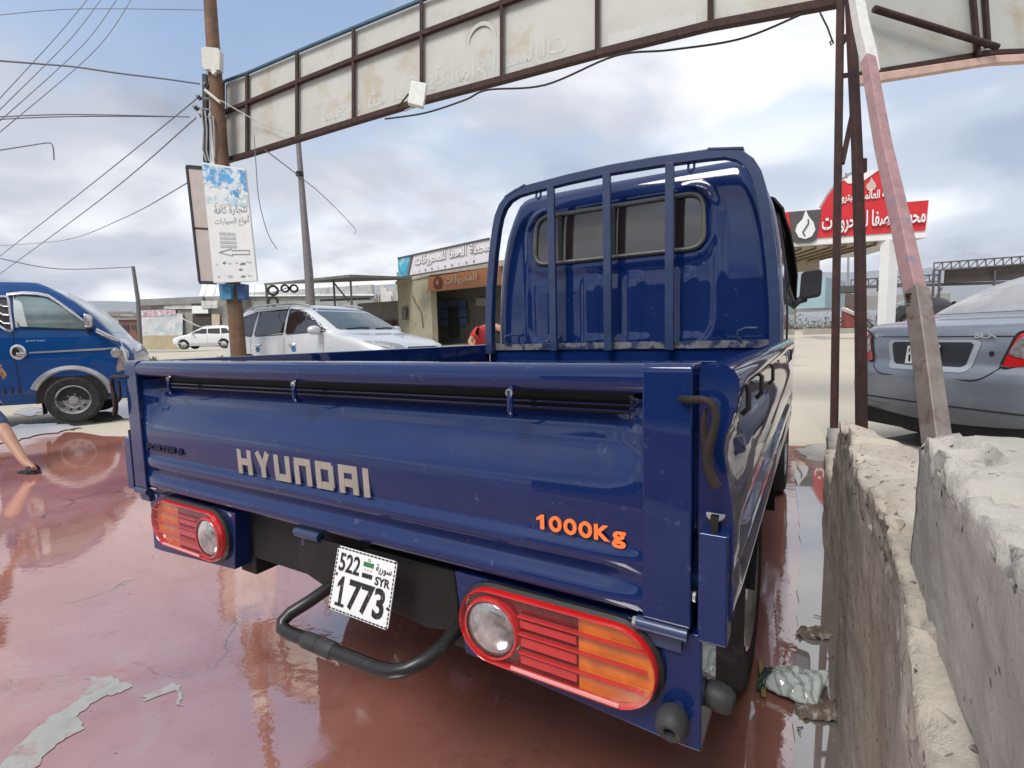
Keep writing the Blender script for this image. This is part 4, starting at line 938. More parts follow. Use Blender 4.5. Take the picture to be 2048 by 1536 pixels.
top = [(1 - i / 24, .77 + .05 * noise.noise(V((i * .55, 2, 0)))) for i in range(25)][::-1] + [(1 - i / 24, .66 + .035 * noise.noise(V((i * .8, 7, 0)))) for i in range(25)]
MB().poly([bp(min(max(u, .02), .98), v, .005) for u, v in top]).build('blue_print', bl2, sb, world=True)
LINEG = M('print_grey', (.16, .17, .19), .6, 0, .2, 30); PALE = M('print_pale', (.42, .42, .43), .6, 0, .2, 30)
xb, yb = (bq[2] - bq[3]).normalized(), (bq[0] - bq[3]).normalized(); bw, bh = (bq[2] - bq[3]).length, (bq[0] - bq[3]).length
text('board_lettering', arabic('لتجارة كافة'), LINEG, sb, bp(.18, .555, .004), xb, yb, bw * .76, bh * .085, .002, world=True, outline=.012)
text('board_lettering', arabic('أنواع السيارات'), LINEG, sb, bp(.17, .465, .004), xb, yb, bw * .80, bh * .085, .002, world=True, outline=.012)
for i in range(4): MB().poly([bp(.25, .425 - .036 * i, .006), bp(.62, .423 - .036 * i, .006), bp(.62, .400 - .036 * i, .006), bp(.25, .402 - .036 * i, .006)]).build('print_line', PALE, sb, world=True)
ar = [(.20, .255), (.50, .285), (.50, .272), (.90, .275), (.90, .240), (.50, .238), (.50, .225), (.20, .255)]
MB().tube([bp(u, v, .006) for u, v in ar], .009, 4).build('arrow', PALE, sb, world=True)
for i, (u, v, r_) in enumerate(((.30, .165, .04), (.42, .16, .03), (.58, .165, .035), (.72, .155, .05), (.86, .17, .04), (.12, .15, .025), (.66, .105, .04), (.40, .05, .05), (.14, .05, .03), (.70, .045, .04), (.84, .05, .035))):
    MB().poly([bp(u + r_ * math.cos(a) * 1.1 * (1 + .35 * math.sin(2 * a + i * 2.2) + .2 * math.sin(5 * a + i)), v + r_ * .22 * math.sin(a) * (1 + .4 * math.cos(4 * a + i)), .006) for a in [k * math.pi / 10 for k in range(20)]]).build('print_mark', PALE if i % 3 else LINEG, sb, world=True)
bq2 = [P(374, 333, 9.9), P(408, 336, 9.75), P(432, 566, 9.75), P(400, 565, 9.9)]
s2 = thing('rear_pole_sign', 'plain beige board with black edging behind the peeling signboard', 'signboard', (bq2[2] + bq2[3]) / 2)
MB().prism(bq2, (.02, .05, 0)).build('board', M('board_beige', (.42, .36, .33), .7, 0, .08, 4), s2, world=True)
for a, b in ((0, 1), (3, 0), (2, 3)): MB().bar(bq2[a], bq2[b], .035, .06).build('edge_strip', M('dark_steel', (.03, .035, .045)), s2, world=True)
MB().bar(bq2[0].lerp(bq2[3], .53), bq2[1].lerp(bq2[2], .53), .02, .03).build('joint_strip', M('dark_steel', (.03, .035, .045)), s2, world=True)
BLUEB = M('blue_box', (.06, .22, .38), .5, .1, .2, 12, dirt=(.3, .32, .3), dscale=9, dlo=.6, dhi=.75)
for px0_, px1_, lab in ((436, 462, 'light blue meter box left of the wooden pole under the boards'), (471, 489, 'darker blue meter box right of the wooden pole under the boards')):
    mb_ = MB().prism([P(px0_, 567, 9.7), P(px1_, 568, 9.7), P(px1_, 599, 9.7), P(px0_ + 4, 599, 9.7)], V((.02, .14, 0)))
    bx_ = mb_.build('meter_box', BLUEB if px0_ < 450 else M('blue_box_dark', (.03, .09, .22), .5, .1, .2, 12), bevel=.008); tag(bx_, lab, 'meter box', 'blue meter boxes on the pole')
# overhead wires
def wire(pts, r, lab, mat=None, seg=5, group='overhead wires'):
    q = [P(*p) for p in pts]; fine = []
    for i in range(len(q) - 1):
        a, b, c, d = q[max(i - 1, 0)], q[i], q[i + 1], q[min(i + 2, len(q) - 1)]
        for k in range(8):
            t = k / 8; fine.append(.5 * (2 * b + (c - a) * t + (2 * a - 5 * b + 4 * c - d) * t * t + (3 * b - a - 3 * c + d) * t ** 3))
    fine.append(q[-1])
    # wires that leave the picture run on past its edge
    if pts[0][0] < 0 or pts[0][1] < 0: fine.insert(0, fine[0] + (fine[0] - fine[6]).normalized() * 14)
    if pts[-1][0] < 0 or pts[-1][1] < 0: fine.append(fine[-1] + (fine[-1] - fine[-7]).normalized() * 14)
    tag(MB().tube(fine, r, seg).build('overhead_wire', mat or M('wire_grey', (.16, .16, .20), .6), smooth=60), lab, 'wire', group)
for i, x in enumerate((178, 205, 236, 265)):
    wire([(x, -5, 14), (x - 62 - 4 * i, 70 + 10 * i, 13), (-8, 205 + 22 * i, 11)], .010, 'high slanting wire at top left, %s of four from the left' % ('first', 'second', 'third', 'fourth')[i])
wire([(-10, 31, 11), (150, 18, 10.5), (412, 20, 9.9)], .007, 'thin level wire reaching the pole near the top edge')
wire([(-10, 121, 8.5), (80, 128, 8.8), (150, 134, 9), (240, 147, 9.3), (330, 158, 9.6), (400, 168, 9.8)], .016, 'thick sagging cable reaching the pole above the insulators')
wire([(-10, 234, 8.5), (150, 229, 9), (380, 234, 9.8)], .011, 'upper of two level wires meeting at the pole bracket')
wire([(-10, 239, 8.3), (150, 233, 9), (375, 233.5, 9.8)], .010, 'lower of two level wires meeting at the pole bracket')
wire([(398, 194, 9.8), (200, 355, 15), (-10, 520, 22)], .014, 'upper of two long wires falling from pole to lower left')
wire([(392, 236, 9.8), (200, 400, 15), (-10, 555, 24)], .014, 'lower of two long wires falling from pole to lower left')
wire([(376, 365, 9.9), (250, 435, 16), (130, 480, 22), (-10, 492, 26)], .012, 'loose curved wire running left from the beige board')
wire([(-10, 302, 7), (60, 291, 7.2), (98, 286, 7.3), (106, 295, 7.3), (108, 320, 7.3)], .009, 'cut wire end hooked down over the left edge sky')
wire([(440, 200, 9.75), (520, 245, 9.6), (590, 270, 9.0)], .010, 'pale wire crossing the first sign panels to the beam', M('pale_wire', (.42, .42, .42), .6))
wire([(508, 270, 9.2), (512, 330, 9.2), (518, 400, 9.2), (535, 465, 9.2), (554, 498, 9.2)], .008, 'loose wire dangling below the gantry beside the signboard')
wire([(530, 300, 9.3), (585, 342, 12), (650, 395, 16), (708, 455, 20), (709, 468, 20)], .012, 'thin wire slanting from gantry past the lamp post')
wire([(770, 238, 7.2), (850, 226, 6.9), (930, 200, 6.6), (975, 180, 6.5), (1090, 170, 6.2), (1230, 112, 5.9), (1340, 100, 5.7), (1480, 78, 5.5), (1600, 30, 5.3)], .012, 'black cable looping along the underside of the sign gantry', BLACK)
wire([(-10, 515, 30), (120, 538, 36), (265, 534, 42)], .03, 'far slack wire ending at the distant pole')

# ------------------------------------------------------------------ vehicles
SUVLV = [(.24, .16, 4.48, .84, .15, .3, .05, .12), (.45, .03, 4.62, .93, .2, .35, .05, .14), (.72, .0, 4.66, .945, .2, .38, .05, .15), (.86, .02, 4.58, .945, .2, .4, .05, .16), (.96, .05, 4.36, .94, .2, .4, .05, .16),
         (1.04, .08, 3.98, .93, .2, .35, .05, .14), (1.10, .10, 3.60, .92, .2, .3, .05, .12), (1.18, .13, 3.40, .905, .2, .25, .05, .12), (1.38, .24, 3.04, .855, .2, .22, .05, .12), (1.54, .36, 2.72, .80, .2, .22, .05, .12),
         (1.63, .48, 2.46, .745, .2, .22, .05, .1), (1.675, .66, 2.2, .66, .2, .22, .05, .1), (1.695, .95, 1.9, .46, .2, .2, .05, .05)]
SEDLV = [(.22, .14, 4.05, .76, .15, .3, .05, .1), (.38, .03, 4.16, .83, .2, .35, .06, .12), (.58, .0, 4.2, .845, .24, .38, .07, .14), (.66, .015, 4.17, .845, .26, .38, .07, .14), (.70, .045, 4.14, .84, .26, .38, .07, .14), (.82, .055, 3.95, .835, .26, .38, .07, .14), (.93, .075, 3.55, .825, .26, .35, .07, .12),
         (.985, .12, 3.2, .81, .25, .3, .07, .1), (1.015, .26, 3.05, .79, .2, .28, .05, .1), (1.04, .52, 2.98, .765, .2, .25, .05, .1), (1.07, .70, 2.92, .745, .2, .22, .06, .1), (1.2, .93, 2.68, .70, .2, .2, .06, .1), (1.32, 1.18, 2.42, .645, .2, .2, .06, .1), (1.40, 1.42, 2.2, .57, .2, .2, .06, .1), (1.435, 1.7, 1.95, .38, .2, .2, .05, .05)]
def car(name, label, loc, yaw, paint, LV, scale=1., detail=True, sedan=False, group=None, dark=None):
    t = thing(name, label, 'car', loc, yaw, group); t.scale = (scale,) * 3
    S = Stack(LV, 6); body = S.mesh(18, 18, 6).build('body', paint, t, smooth=50)
    gl_ = dark or GLASS
    side = ([[(2.03, 1.04), (2.98, 1.04), (2.50, 1.34), (2.03, 1.385)], [(1.12, 1.05), (1.96, 1.04), (1.96, 1.385), (1.50, 1.37)]] if sedan else
            [[(2.06, 1.12), (3.16, 1.15), (2.62, 1.54), (2.06, 1.60)], [(1.12, 1.10), (1.99, 1.12), (1.99, 1.605), (1.16, 1.585)], [(.42, 1.16), (1.02, 1.10), (1.08, 1.58), (.66, 1.50)]])
    fr = (lambda x, z: V((x, S.fy(x, z) + .005, z))); rr = (lambda x, z: V((x, S.ry(x, z) - .005, z)))
    for s in (1, -1):
        f = lambda o: (lambda y, z: V((s * (S.sx(y, z) + o), y, z)))
        for q in side:
            q = rounded(q, .05, 3); patch(MB(), q, 10, 12, f(.004)).build('side_window', gl_, body, smooth=60)
            if detail: MB().tube([f(.004)(*p) for p in q + q[:1]], .009, 5).build('window_trim', BLACK if not sedan else CHASSIS, body)
        zb = .98 if not sedan else .88
        for y in (1.0, 2.02, 3.1):
            MB().tube([f(0)(y, lerp(.38, zb + .08, k / 8)) for k in range(9)], .005, 4).build('door_seam', BLACK, body)
        if detail:
            for y in (1.15, 2.18) if not sedan else (1.25, 2.15):
                MB().tube([f(.0)(y, zb - .06), f(.035)(y + .03, zb - .055), f(.035)(y + .15, zb - .05), f(0)(y + .18, zb - .05)], .016, 6).build('door_handle', paint if sedan else CHROME, t, smooth=50)
        my = 3.02 if not sedan else 2.82; mz = 1.14 if not sedan else 1.04
        ms = MB(); c = V((s * (S.sx(my, mz) + .13), my, mz + .03))
        ms.loft([[c + V((s * a * .12 * k1, dy, b * .085 * k1)) for a, b in [(math.cos(q), math.sin(q)) for q in [i * math.pi / 8 for i in range(16)]]] for k1, dy in ((.8, -.06), (1, -.04), (.95, .03), (.5, .08))])
        ms.tube([V((s * (S.sx(my, mz) - .02), my, mz - .03)), c + V((0, 0, -.05))], .03, 6)
        m_ = ms.build('mirror', paint, t, smooth=50)
        if not sedan:
            MB().tube([f(.01)(.62, 1.60) + V((-s * .03, 0, .02)), V((s * .70, .85, 1.70)), V((s * .705, 1.4, 1.715)), V((s * .69, 2.1, 1.70)), V((s * .66, 2.45, 1.645))], .022, 8).build('roof_rail', M('rail_silver', (.5, .5, .5), .35, .8, .1, 9), t, smooth=60)
            hl = rounded([(.42, .80), (.78, .82), (.90, .95), (.86, .98), (.50, .90)], .03, 3)
            patch(MB(), [(s * a, b) for a, b in hl], 8, 8, fr).build('headlight', CLEARL, t, smooth=60)
            patch(MB(), [(s * a, b) for a, b in rounded([(.62, .80), (.88, .82), (.90, 1.12), (.80, 1.14)], .03, 3)], 8, 6, rr).build('tail_light', REDL, t, smooth=60)
        else:
            hl = rounded([(.40, .58), (.72, .60), (.80, .76), (.48, .72)], .03, 3)
            patch(MB(), [(s * a, b) for a, b in hl], 8, 8, fr).build('headlight', CLEARL, t, smooth=60)
        for y in ((.92, 3.72) if not sedan else (.80, 3.38)):
            R_ = .36 if not sedan else .30
            wheel(t, (s * (.80 if not sedan else .72), y, R_), s, R_, .2, R_ * .66, 'alloy', seg=28)
            arch = [f(.006)(y + math.cos(a) * (R_ + .05), max(.26, R_ + math.sin(a) * (R_ + .05))) for a in [math.pi * k / 14 for k in range(15)]]
            ab = MB(); ab.loft([[V((s * (S.sx(y, .5) - .12), y + math.cos(a) * q, R_ + math.sin(a) * q)) if 0 else V((s * (S.sx(y, min(max(R_ + math.sin(a) * q, .25), .9)) + .003), y + math.cos(a) * q, R_ + math.sin(a) * q)) for q in (R_ * .55, R_ + .045)] for a in [math.pi * k / 14 for k in range(15)]], caps=False, closed=False)
            ab.build('wheel_well', CHASSIS, body)
    ws = rounded([(-.78, 1.17), (.78, 1.17), (.66, 1.60), (-.66, 1.60)] if not sedan else [(-.66, 1.08), (.66, 1.08), (.54, 1.38), (-.54, 1.38)], .06, 4)
    patch(MB(), ws, 12, 20, fr).build('windscreen', M('screen_glass', (.05, .075, .078), .03, 0, 0, ior=2.2), body, smooth=60)
    if detail:
        for a, b in ((-.55, -.05), (.1, .62)):
            z0 = ws and (1.19 if not sedan else 1.09); MB().tube([fr(lerp(a, b, k / 5), z0 + .01 * math.sin(k)) + V((0, .012, .01)) for k in range(6)], .010, 5).build('wiper', BLACK, t)
    rw = rounded([(-.70, 1.20), (.70, 1.20), (.60, 1.55), (-.60, 1.55)] if not sedan else [(-.66, 1.085), (.66, 1.085), (.50, 1.385), (-.50, 1.385)], .06, 4)
    patch(MB(), rw, 12, 20, rr).build('rear_window', M('dusty_glass', (.26, .26, .265), .25, 0, .25, 5, ior=1.9, dirt=(.42, .41, .40), dscale=3, dlo=.45, dhi=.7) if sedan and detail else gl_, body, smooth=60)
    if not sedan:
        patch(MB(), rounded([(-.36, .66), (.36, .66), (.42, .84), (-.42, .84)], .03, 3), 6, 10, fr).build('grille', BLACK, t, smooth=60)
    return t, S, body

WHITEP = M('white_paint', (.70, .71, .72), .3, 0, .04, 4, coat=.8)
SILVP = M('silver_white_paint', (.54, .555, .575), .3, .15, .05, 4, coat=.8)
suv, S_, b_ = car('white_suv', 'silvery white estate car with roof rails parked beyond the tailgate', (-5.78, 11.97, .13), rad(-120), SILVP, SUVLV, 1.04)
for y in (1.22, 2.3): MB().poly([V((S_.sx(y, .86) + .004, y + .07 * math.cos(a), .84 + .055 * math.sin(a))) for a in [k * math.pi / 4 for k in range(8)]]).build('door_sticker', M('blue_sticker', (.03, .13, .30), .5), suv)
for s in (1,):
    for q in ([(.95, 1.64), (2.0, 1.665), (2.0, 1.60), (.95, 1.58)], [(2.03, 1.665), (2.55, 1.60), (2.62, 1.55), (2.03, 1.60)]):
        patch(MB(), q, 4, 8, lambda y, z: V((S_.sx(y, z) + .03, y, z))).build('wind_deflector', M('deflector_grey', (.42, .43, .44), .3, 0, .05, 5, coat=.5), suv, smooth=60)
fs, _, _ = car('far_suv', 'small white estate car parked by the far wall with posters', V((*P(372, 697, 39).xy, P(400, 698, 39).z)) + V((4.1, .3, 0)), rad(97), WHITEP, SUVLV, 1., detail=False)
bk_, _, _ = car('dark_saloon', 'dark saloon car parked beside the fuel station column', V((*P(1762, 652, 26.5).xy, P(1800, 652, 26.5).z)), rad(-100), M('black_paint', (.015, .016, .018), .3, 0, .1, 5, coat=1.), SEDLV, 1., detail=False, sedan=True)

TRIM = M('bright_trim', (.62, .63, .65), .16, .7, .12, 8)
GREYP = M('grey_blue_paint', (.20, .228, .275), .38, .35, .08, 3, coat=.6, dirt=(.30, .31, .33), dscale=6, dlo=.6, dhi=.8)
sc_ = P(1845, 700, 4.08)
sed, S_, b_ = car('grey_saloon', 'grey-blue saloon car parked behind the broken wall, rear towards viewer', (sc_.x, sc_.y, .10), rad(-82), GREYP, SEDLV, 1.05, sedan=True)
rr = lambda o: (lambda x, z: V((x, S_.ry(x, z) - o, z)))
def corner(x, z, o):  # wraps from the rear round to the side; |x| beyond .62 turns the corner
    return V((x, S_.ry(x, z) - o, z))
for s in (1, -1):
    q = rounded([(.50, .70), (.80, .705), (.815, .80), (.79, .955), (.70, .965), (.57, .93)], .03, 3)
    tl = patch(MB(), [(s * a, b) for a, b in q], 14, 14, rr(.008)).build('tail_light', REDL, sed, smooth=60)
    MB().tube([rr(.010)(s * a, b) for a, b in q + q[:1]], .008, 5).build('lamp_seal', BLACK, tl)
    q = rounded([(.535, .78), (.70, .745), (.76, .80), (.755, .91), (.68, .925), (.585, .90)], .03, 3)
    patch(MB(), [(s * a, b) for a, b in q], 12, 12, rr(.013)).build('clear_lens', CLEARL, tl, smooth=60)
q = rounded([(-.375, .88), (.375, .88), (.315, .65), (-.315, .65)], .04, 4)
patch(MB(), q, 12, 16, rr(.004)).build('plate_surround', M('light_grey_paint', (.36, .39, .43), .4, .2, .05, 6), sed, smooth=60)
q = rounded([(-.33, .865), (.33, .865), (.285, .69), (-.285, .69)], .03, 4)
patch(MB(), q, 12, 16, rr(.008)).build('plate_recess', M('recess_dark', (.02, .022, .028), .5), sed, smooth=60)
pc = rr(.02)(-.03, .77)
sp2 = MB().prism([pc + V((a, 0, b)) for a, b in ((-.14, -.075), (.12, -.06), (.14, .075), (-.12, .065))], (0, -.006, 0)).build('number_plate', PLATEW, sed)
text('plate_number', '1957', INK, sp2, pc + V((-.11, -.006, -.058)), (1, 0, .05), (0, 0, 1), .22, .055, .001, bold=.03)
text('plate_district', '138', INK, sp2, pc + V((-.11, -.006, .012)), (1, 0, .05), (0, 0, 1), .10, .035, .001, bold=.02)
MB().lathe(rr(.004)(.0, .935), (0, -1, .25), [(.034, 0), (.034, .006), (.026, .010), (.024, .006), (.0005, .006)], 16).build('round_badge', TRIM, sed, smooth=40)
text('trim_badge', 'SLX', TRIM, sed, rr(.006)(.32, .895), (1, 0, .0), (0, 0, 1), .15, .036, .005, bold=.03)
text('name_badge', 'RIO', TRIM, sed, rr(.006)(-.52, .895), (1, .12, .0), (0, 0, 1), .11, .032, .005, bold=.03)
MB().disc(rr(.003)(.44, .79), (0, -1, 0), .016, 12, .004).build('key_lock', BLACK, sed)
MB().tube([rr(.001)(lerp(-.80, .80, k / 30), .905 - .0 * k if abs(lerp(-.80, .80, k / 30)) < .5 else .905) for k in range(31)], .004, 4).build('boot_seam', BLACK, sed)
MB().tube([rr(.001)(x, z) for x, z in rounded([(-.56, .90), (-.50, .68), (-.40, .60), (.40, .60), (.50, .68), (.56, .90)], .06, 4)[4:-4]], .005, 4).build('boot_seam', BLACK, sed)
MB().tube([rr(.002)(lerp(-.70, .70, k / 24), .40) for k in range(25)], .006, 4).build('bumper_seam', CHASSIS, sed)
un = MB().bb((-.7, .12, .16), (.7, 3.9, .3)); un.build('underbody', CHASSIS, sed)

# second blue truck on the left
ly = rad(-62); lw = P(152, 843, 7.45); lr = Matrix.Rotation(ly, 3, 'Z'); lo = lw - lr @ V((.815, 3.25, 0)); lo.z = lw.z - .01
CAB = Stack([(z, yr, yf, hw * (1.0 if z < 1.5 else 1.03), rr, rf * .45, cr, cf * .25) for z, yr, yf, hw, rr, rf, cr, cf in CABLV], 8)
GLASSC = M('cab_glass', (.16, .23, .23), .03, 0, .3, 2.5, ior=1.9)  # paler teal stands in for daylight seen through the solid cab
T2 = thing('blue_truck', 'royal blue truck with chrome trim passing at the left edge', 'truck', lo, ly)
CHROME = TRIM
c2 = build_cab(T2, PAINT2, True, rear=False)
side = lambda o: (lambda y, z: V((CAB.sx(y, z) + o, y, z)))
# tube-like dark interior line seen through the glass is left to the glass; chrome pieces
patch(MB(), [(2.72, 1.015), (2.72, 1.055), (4.02, 1.075), (4.02, 1.04)], 3, 16, side(.012)).build('chrome_strip', CHROME, T2, smooth=60)
MB().lathe(side(.002)(2.58, 1.04), (1, 0, 0), [(.105, 0), (.105, .012), (.08, .02), (.075, .006), (.0005, .004)], 24).build('handle_surround', CHROME, T2, smooth=40)
MB().bb((CAB.sx(2.6, 1.04) + .006, 2.56, .985), (CAB.sx(2.6, 1.04) + .03, 2.69, 1.03)).build('door_handle', CHROME, T2, bevel=.008)
MB().disc(side(.0)(2.545, 1.045), (1, 0, 0), .055, 16, .008).build('handle_cup', BLACK, T2)
vent = rounded([(2.30, 1.80), (2.52, 1.80), (2.54, 1.33), (2.47, 1.33), (2.31, 1.46)], .04, 4)
v_ = MB().tube([side(.012)(*p) for p in vent + vent[:2]], .022, 6).build('vent_trim', CHROME, T2, smooth=60)
for k in range(3):
    z = 1.70 - .115 * k; MB().tube([side(.014)(2.31, z), side(.016)(2.40, z + .005), side(.016)(2.44, z - .03), side(.014)(2.53, z - .035)], .016, 6).build('vent_louvre', CHROME, v_, smooth=60)
patch(MB(), vent, 8, 6, side(.004)).build('vent_back', M('dark_grey', (.05, .05, .055), .5), v_)
patch(MB(), [(2.58, 1.38), (2.58, 1.82), (2.68, 1.80), (2.74, 1.38)], 4, 3, side(.007)).build('window_film', M('frost_film', (.55, .62, .62), .4), T2, smooth=60)
for y, z, r_ in ((2.20, 1.78, .035), (2.195, 1.62, .05), (2.20, 1.41, .065)):
    MB().lathe(side(.003)(y, z), (1, 0, 0), [(r_, 0), (r_, .003), (r_ * .62, .003), (r_ * .62, 0)], 18).build('ring_decal', M('pale_blue_decal', (.25, .48, .75), .4) if r_ > .06 else PLATEW, T2)
text('door_lettering', 'porter', M('pale_blue_decal', (.25, .48, .75), .4), T2, side(.004)(2.70, 1.17), (0, 1, 0), (0, 0, 1), .26, .035, .002, bold=.0)
MB().lathe(side(.002)(3.93, .99), (1, 0, 0), [(.075, 0), (.075, .01), (.05, .012), (.045, .02), (.001, .022)], 20).build('side_marker', CHROME, T2, smooth=40)
wc = V((.815, 3.25, .325))
arch = MB(); arch.loft([[V((CAB.sx(3.25, .6) + o, 3.25 + math.cos(a) * r_, .335 + math.sin(a) * r_)) for o, r_ in ((.002, .50), (.028, .49), (.034, .44), (.0, .41))] for a in [rad(8) + rad(150) * k / 24 for k in range(25)]])
arch.build('chrome_arch', CHROME, T2, smooth=50)
MB().loft([[V((CAB.sx(3.25, .6) + .006, 3.25 + math.cos(a) * r_, .335 + math.sin(a) * r_)) for r_ in (.05, .412)] for a in [rad(-5) + rad(190) * k / 24 for k in range(25)]], caps=False, closed=False).build('wheel_well', CHASSIS, T2)
w_ = wheel(T2, (.752, 3.25, .33), 1, .335, .17, .205, 'steel'); wheel(T2, (-.75, 3.25, .33), -1, .335, .17, .205, 'steel')
patch(MB(), rounded([(3.90, .70), (4.10, .72), (4.13, 1.0), (4.02, 1.12)], .03, 3), 8, 6, side(.008)).build('headlight', CLEARL, T2, smooth=60)
MB().tube([side(.015)(4.0, 1.16), side(.02)(4.06, 1.02), side(.02)(4.10, .8)], .02, 6).build('chrome_edge', CHROME, T2, smooth=60)
MB().tube([side(.01)(3.68, 1.33), side(.015)(3.85, 1.24), side(.015)(3.98, 1.17)], .035, 6).build('cowl_trim', CHROME, T2, smooth=60)
for k in range(4): MB().bb((.80, 2.24 + .09 * k, .47), (.812, 2.27 + .09 * k, .56)).build('step_slot', BLACK, T2)
bx = MB().bb((.79, -.4, .75), (.88, 2.05, 1.12)); bx.bb((-.88, -.4, .75), (-.79, 2.05, 1.12)); bx.bb((-.88, -.45, .75), (.88, -.40, 1.12)); bx.bb((-.8, -.4, .74), (.8, 2.05, .78)); bx.build('load_bed', PAINT2, T2)
cs = MB(); cs.bb((-.40, -.3, .45), (.40, 4.0, .58)); cs.bb((.3, 1.4, .30), (.74, 2.3, .52)); cs.build('chassis', CHASSIS, T2, bevel=.01)
for s in (1, -1): wheel(T2, (s * .72, .9, .33), s, .335, .17, .205, 'steel', seg=24)
MB().bb((.62, 2.80, .14), (.80, 2.812, .45)).build('mud_flap', RUBBER, T2)
def descend(o):
    for c in o.children: yield c; yield from descend(c)
for o in descend(T2):   # shorter nose than the pickup's cab
    nm = o.name.split('.')[0]
    if o.type != 'MESH' or nm in ('wheel', 'rim', 'vent_hole', 'wheel_nut', 'chrome_arch', 'wheel_well'): continue
    for v in o.data.vertices:
        v.co.y = 3.25 + (v.co.y - 3.25) * (.80 if v.co.y > 3.25 else .80 if v.co.y > 2.0 else 1)

# ------------------------------------------------------------------ background: fuel station, workshops, hills
def wallbox(a, b, z0, z1, th): # upright slab between two ground points, thickness away from the camera
    a = V((a.x, a.y, 0)); b = V((b.x, b.y, 0)); n = (b - a).cross(V((0, 0, 1))).normalized()
    if n.dot((a + b) / 2) < 0: n = -n
    return [V((a.x, a.y, z0)), V((b.x, b.y, z0)), V((b.x, b.y, z1)), V((a.x, a.y, z1))], n * th
def slab(px0, d0, px1, d1, y0, y1, th, nm, mat, par, ref=None, bevel=0):
    """upright slab; y0 / y1 are the picture heights of its top and bottom at its left end"""
    A = P(px0, y0, d0); A2 = P(px0, y1, d0); B = P(px1, 600, d1)
    q, n = wallbox(A, B, A2.z, A.z, th)
    return MB().prism(q, n).build(nm, mat, par, world=True, bevel=bevel)
REDS = M('sign_red', (.55, .022, .03), .45, 0, .12, 1.5); WHITES = M('sign_white', (.70, .70, .69), .5, 0, .06, 2); GREYS = M('sign_grey', (.075, .07, .07), .5, 0, .1, 3)
CREAM = M('cream_render', (.50, .44, .34), .8, 0, .12, 2, dirt=(.36, .31, .24), dscale=3)
# canopy
DC = 25.0
cp0 = P(1762, 655, DC)
fs_ = thing('fuel_canopy', 'fuel station canopy with red fascia and rounded red crest', 'canopy', V((cp0.x, cp0.y, cp0.z)))
LX, RX, DL, DR = 1548, 1848, 26.0, 24.2
def cf(px, z, t=0):
    u = (px - LX) / (RX - LX); d = 1 / lerp(1 / DL, 1 / DR, u); p = P(px, 600, d); return V((p.x, p.y - t, z))
zt_, zb_ = P(1700, 417, DC).z, P(1700, 486, DC).z; zw_ = P(1700, 473, DC).z
MB().prism([cf(LX, zb_), cf(RX, zb_), cf(RX, zt_), cf(LX, zt_)], (1.0, 6, 0)).build('canopy_roof', WHITES, fs_, world=True)
MB().prism([cf(LX, zw_, .06), cf(1842, zw_, .06), cf(1846, zt_, .06), cf(LX, zt_, .06)], (0, .055, 0)).build('fascia', REDS, fs_, world=True)
MB().prism([cf(1572, zt_ - .02, .10), cf(1636, zt_ - .02, .10), cf(1628, zb_ + .25, .10), cf(1618, zb_ + .12, .10), cf(1592, zb_ + .12, .10), cf(1580, zb_ + .25, .10)], (0, .035, 0)).build('logo_panel', GREYS, fs_, world=True)
fl_ = [(0, 1.0), (.10, .78), (.30, .55), (.38, .28), (.25, .05), (0, -.03), (-.25, .05), (-.38, .28), (-.32, .5), (-.12, .68)]
lc = cf(1604, zb_ + .33, .14); xd_ = (cf(1700, 0) - cf(1600, 0)).normalized()
MB().prism([lc + xd_ * (a * 1.15) + V((0, 0, b * 1.35)) for a, b in fl_], (0, .03, 0)).build('flame_emblem', WHITES, fs_, world=True)
MB().tube([lc + xd_ * a + V((0, -.02, b)) for a, b in ((-.02, .1), (-.12, .3), (.0, .5), (.12, .7), (.1, .9))], .035, 5).build('flame_line', GREYS, fs_, world=True)
text('fascia_lettering', arabic('محطة الصفا للمحروقات'), WHITES, fs_, cf(1636, zw_ + .12, .13), xd_, (0, 0, 1), (cf(1838, 0) - cf(1636, 0)).length, zt_ - zw_ - .35, .05, bold=.02, world=True)
crest = [(1636, 417), (1642, 404), (1652, 388), (1665, 373), (1682, 362), (1702, 354), (1722, 350), (1745, 350), (1765, 357), (1781, 369), (1792, 385), (1799, 417)]
MB().prism([cf(x, P(1720, y, DC).z, .05) for x, y in crest], (0, .12, 0)).build('crest', REDS, fs_, world=True)
text('crest_lettering', arabic('الشركة العالمية للبترول'), WHITES, fs_, cf(1664, P(1720, 410, DC).z, .10), xd_, (0, 0, 1), (cf(1790, 0) - cf(1664, 0)).length, .52, .03, bold=.02, world=True)
lc2 = cf(1731, P(1731, 389, DC).z, .10); MB().prism([lc2 + xd_ * (a * .55) + V((0, 0, b * .62)) for a, b in fl_], (0, .02, 0)).build('crest_emblem', M('sign_beige', (.55, .42, .36), .5), fs_, world=True)
MB().prism([cf(x, P(1720, y, DC).z, .09) for x, y in ((1678, 364), (1686, 372), (1712, 372), (1728, 362), (1746, 351), (1722, 349.5), (1700, 354))], (0, .03, 0)).build('crest_back', WHITES, fs_, world=True)
ho = [P(1640, 415, DC + .3), P(1655, 390, DC + .3), P(1672, 366, DC + .3), P(1700, 347, DC + .3), P(1728, 343, DC + .3), P(1760, 356, DC + .3), P(1785, 372, DC + .3)]
MB().tube(ho, .05, 6).build('crest_hoop', M('galvanised', (.3, .3, .3), .5, .6, .2, 9), fs_, world=True)
for px in (1692, 1729): MB().bar(P(px, 346, DC + .3), P(px + 3, 362, DC + .2), .06, .06).build('hoop_stay', M('galvanised', (.3, .3, .3)), fs_, world=True)
zc_ = P(1770, 656, DC).z
col = MB().prism([P(1754, 655, DC) + V((0, 0, 0)), P(1772, 655, DC - .35), P(1790, 655, DC), P(1772, 655, DC + .5)], (0, 0, zb_ - zc_)).build('column', WHITES, fs_, world=True)
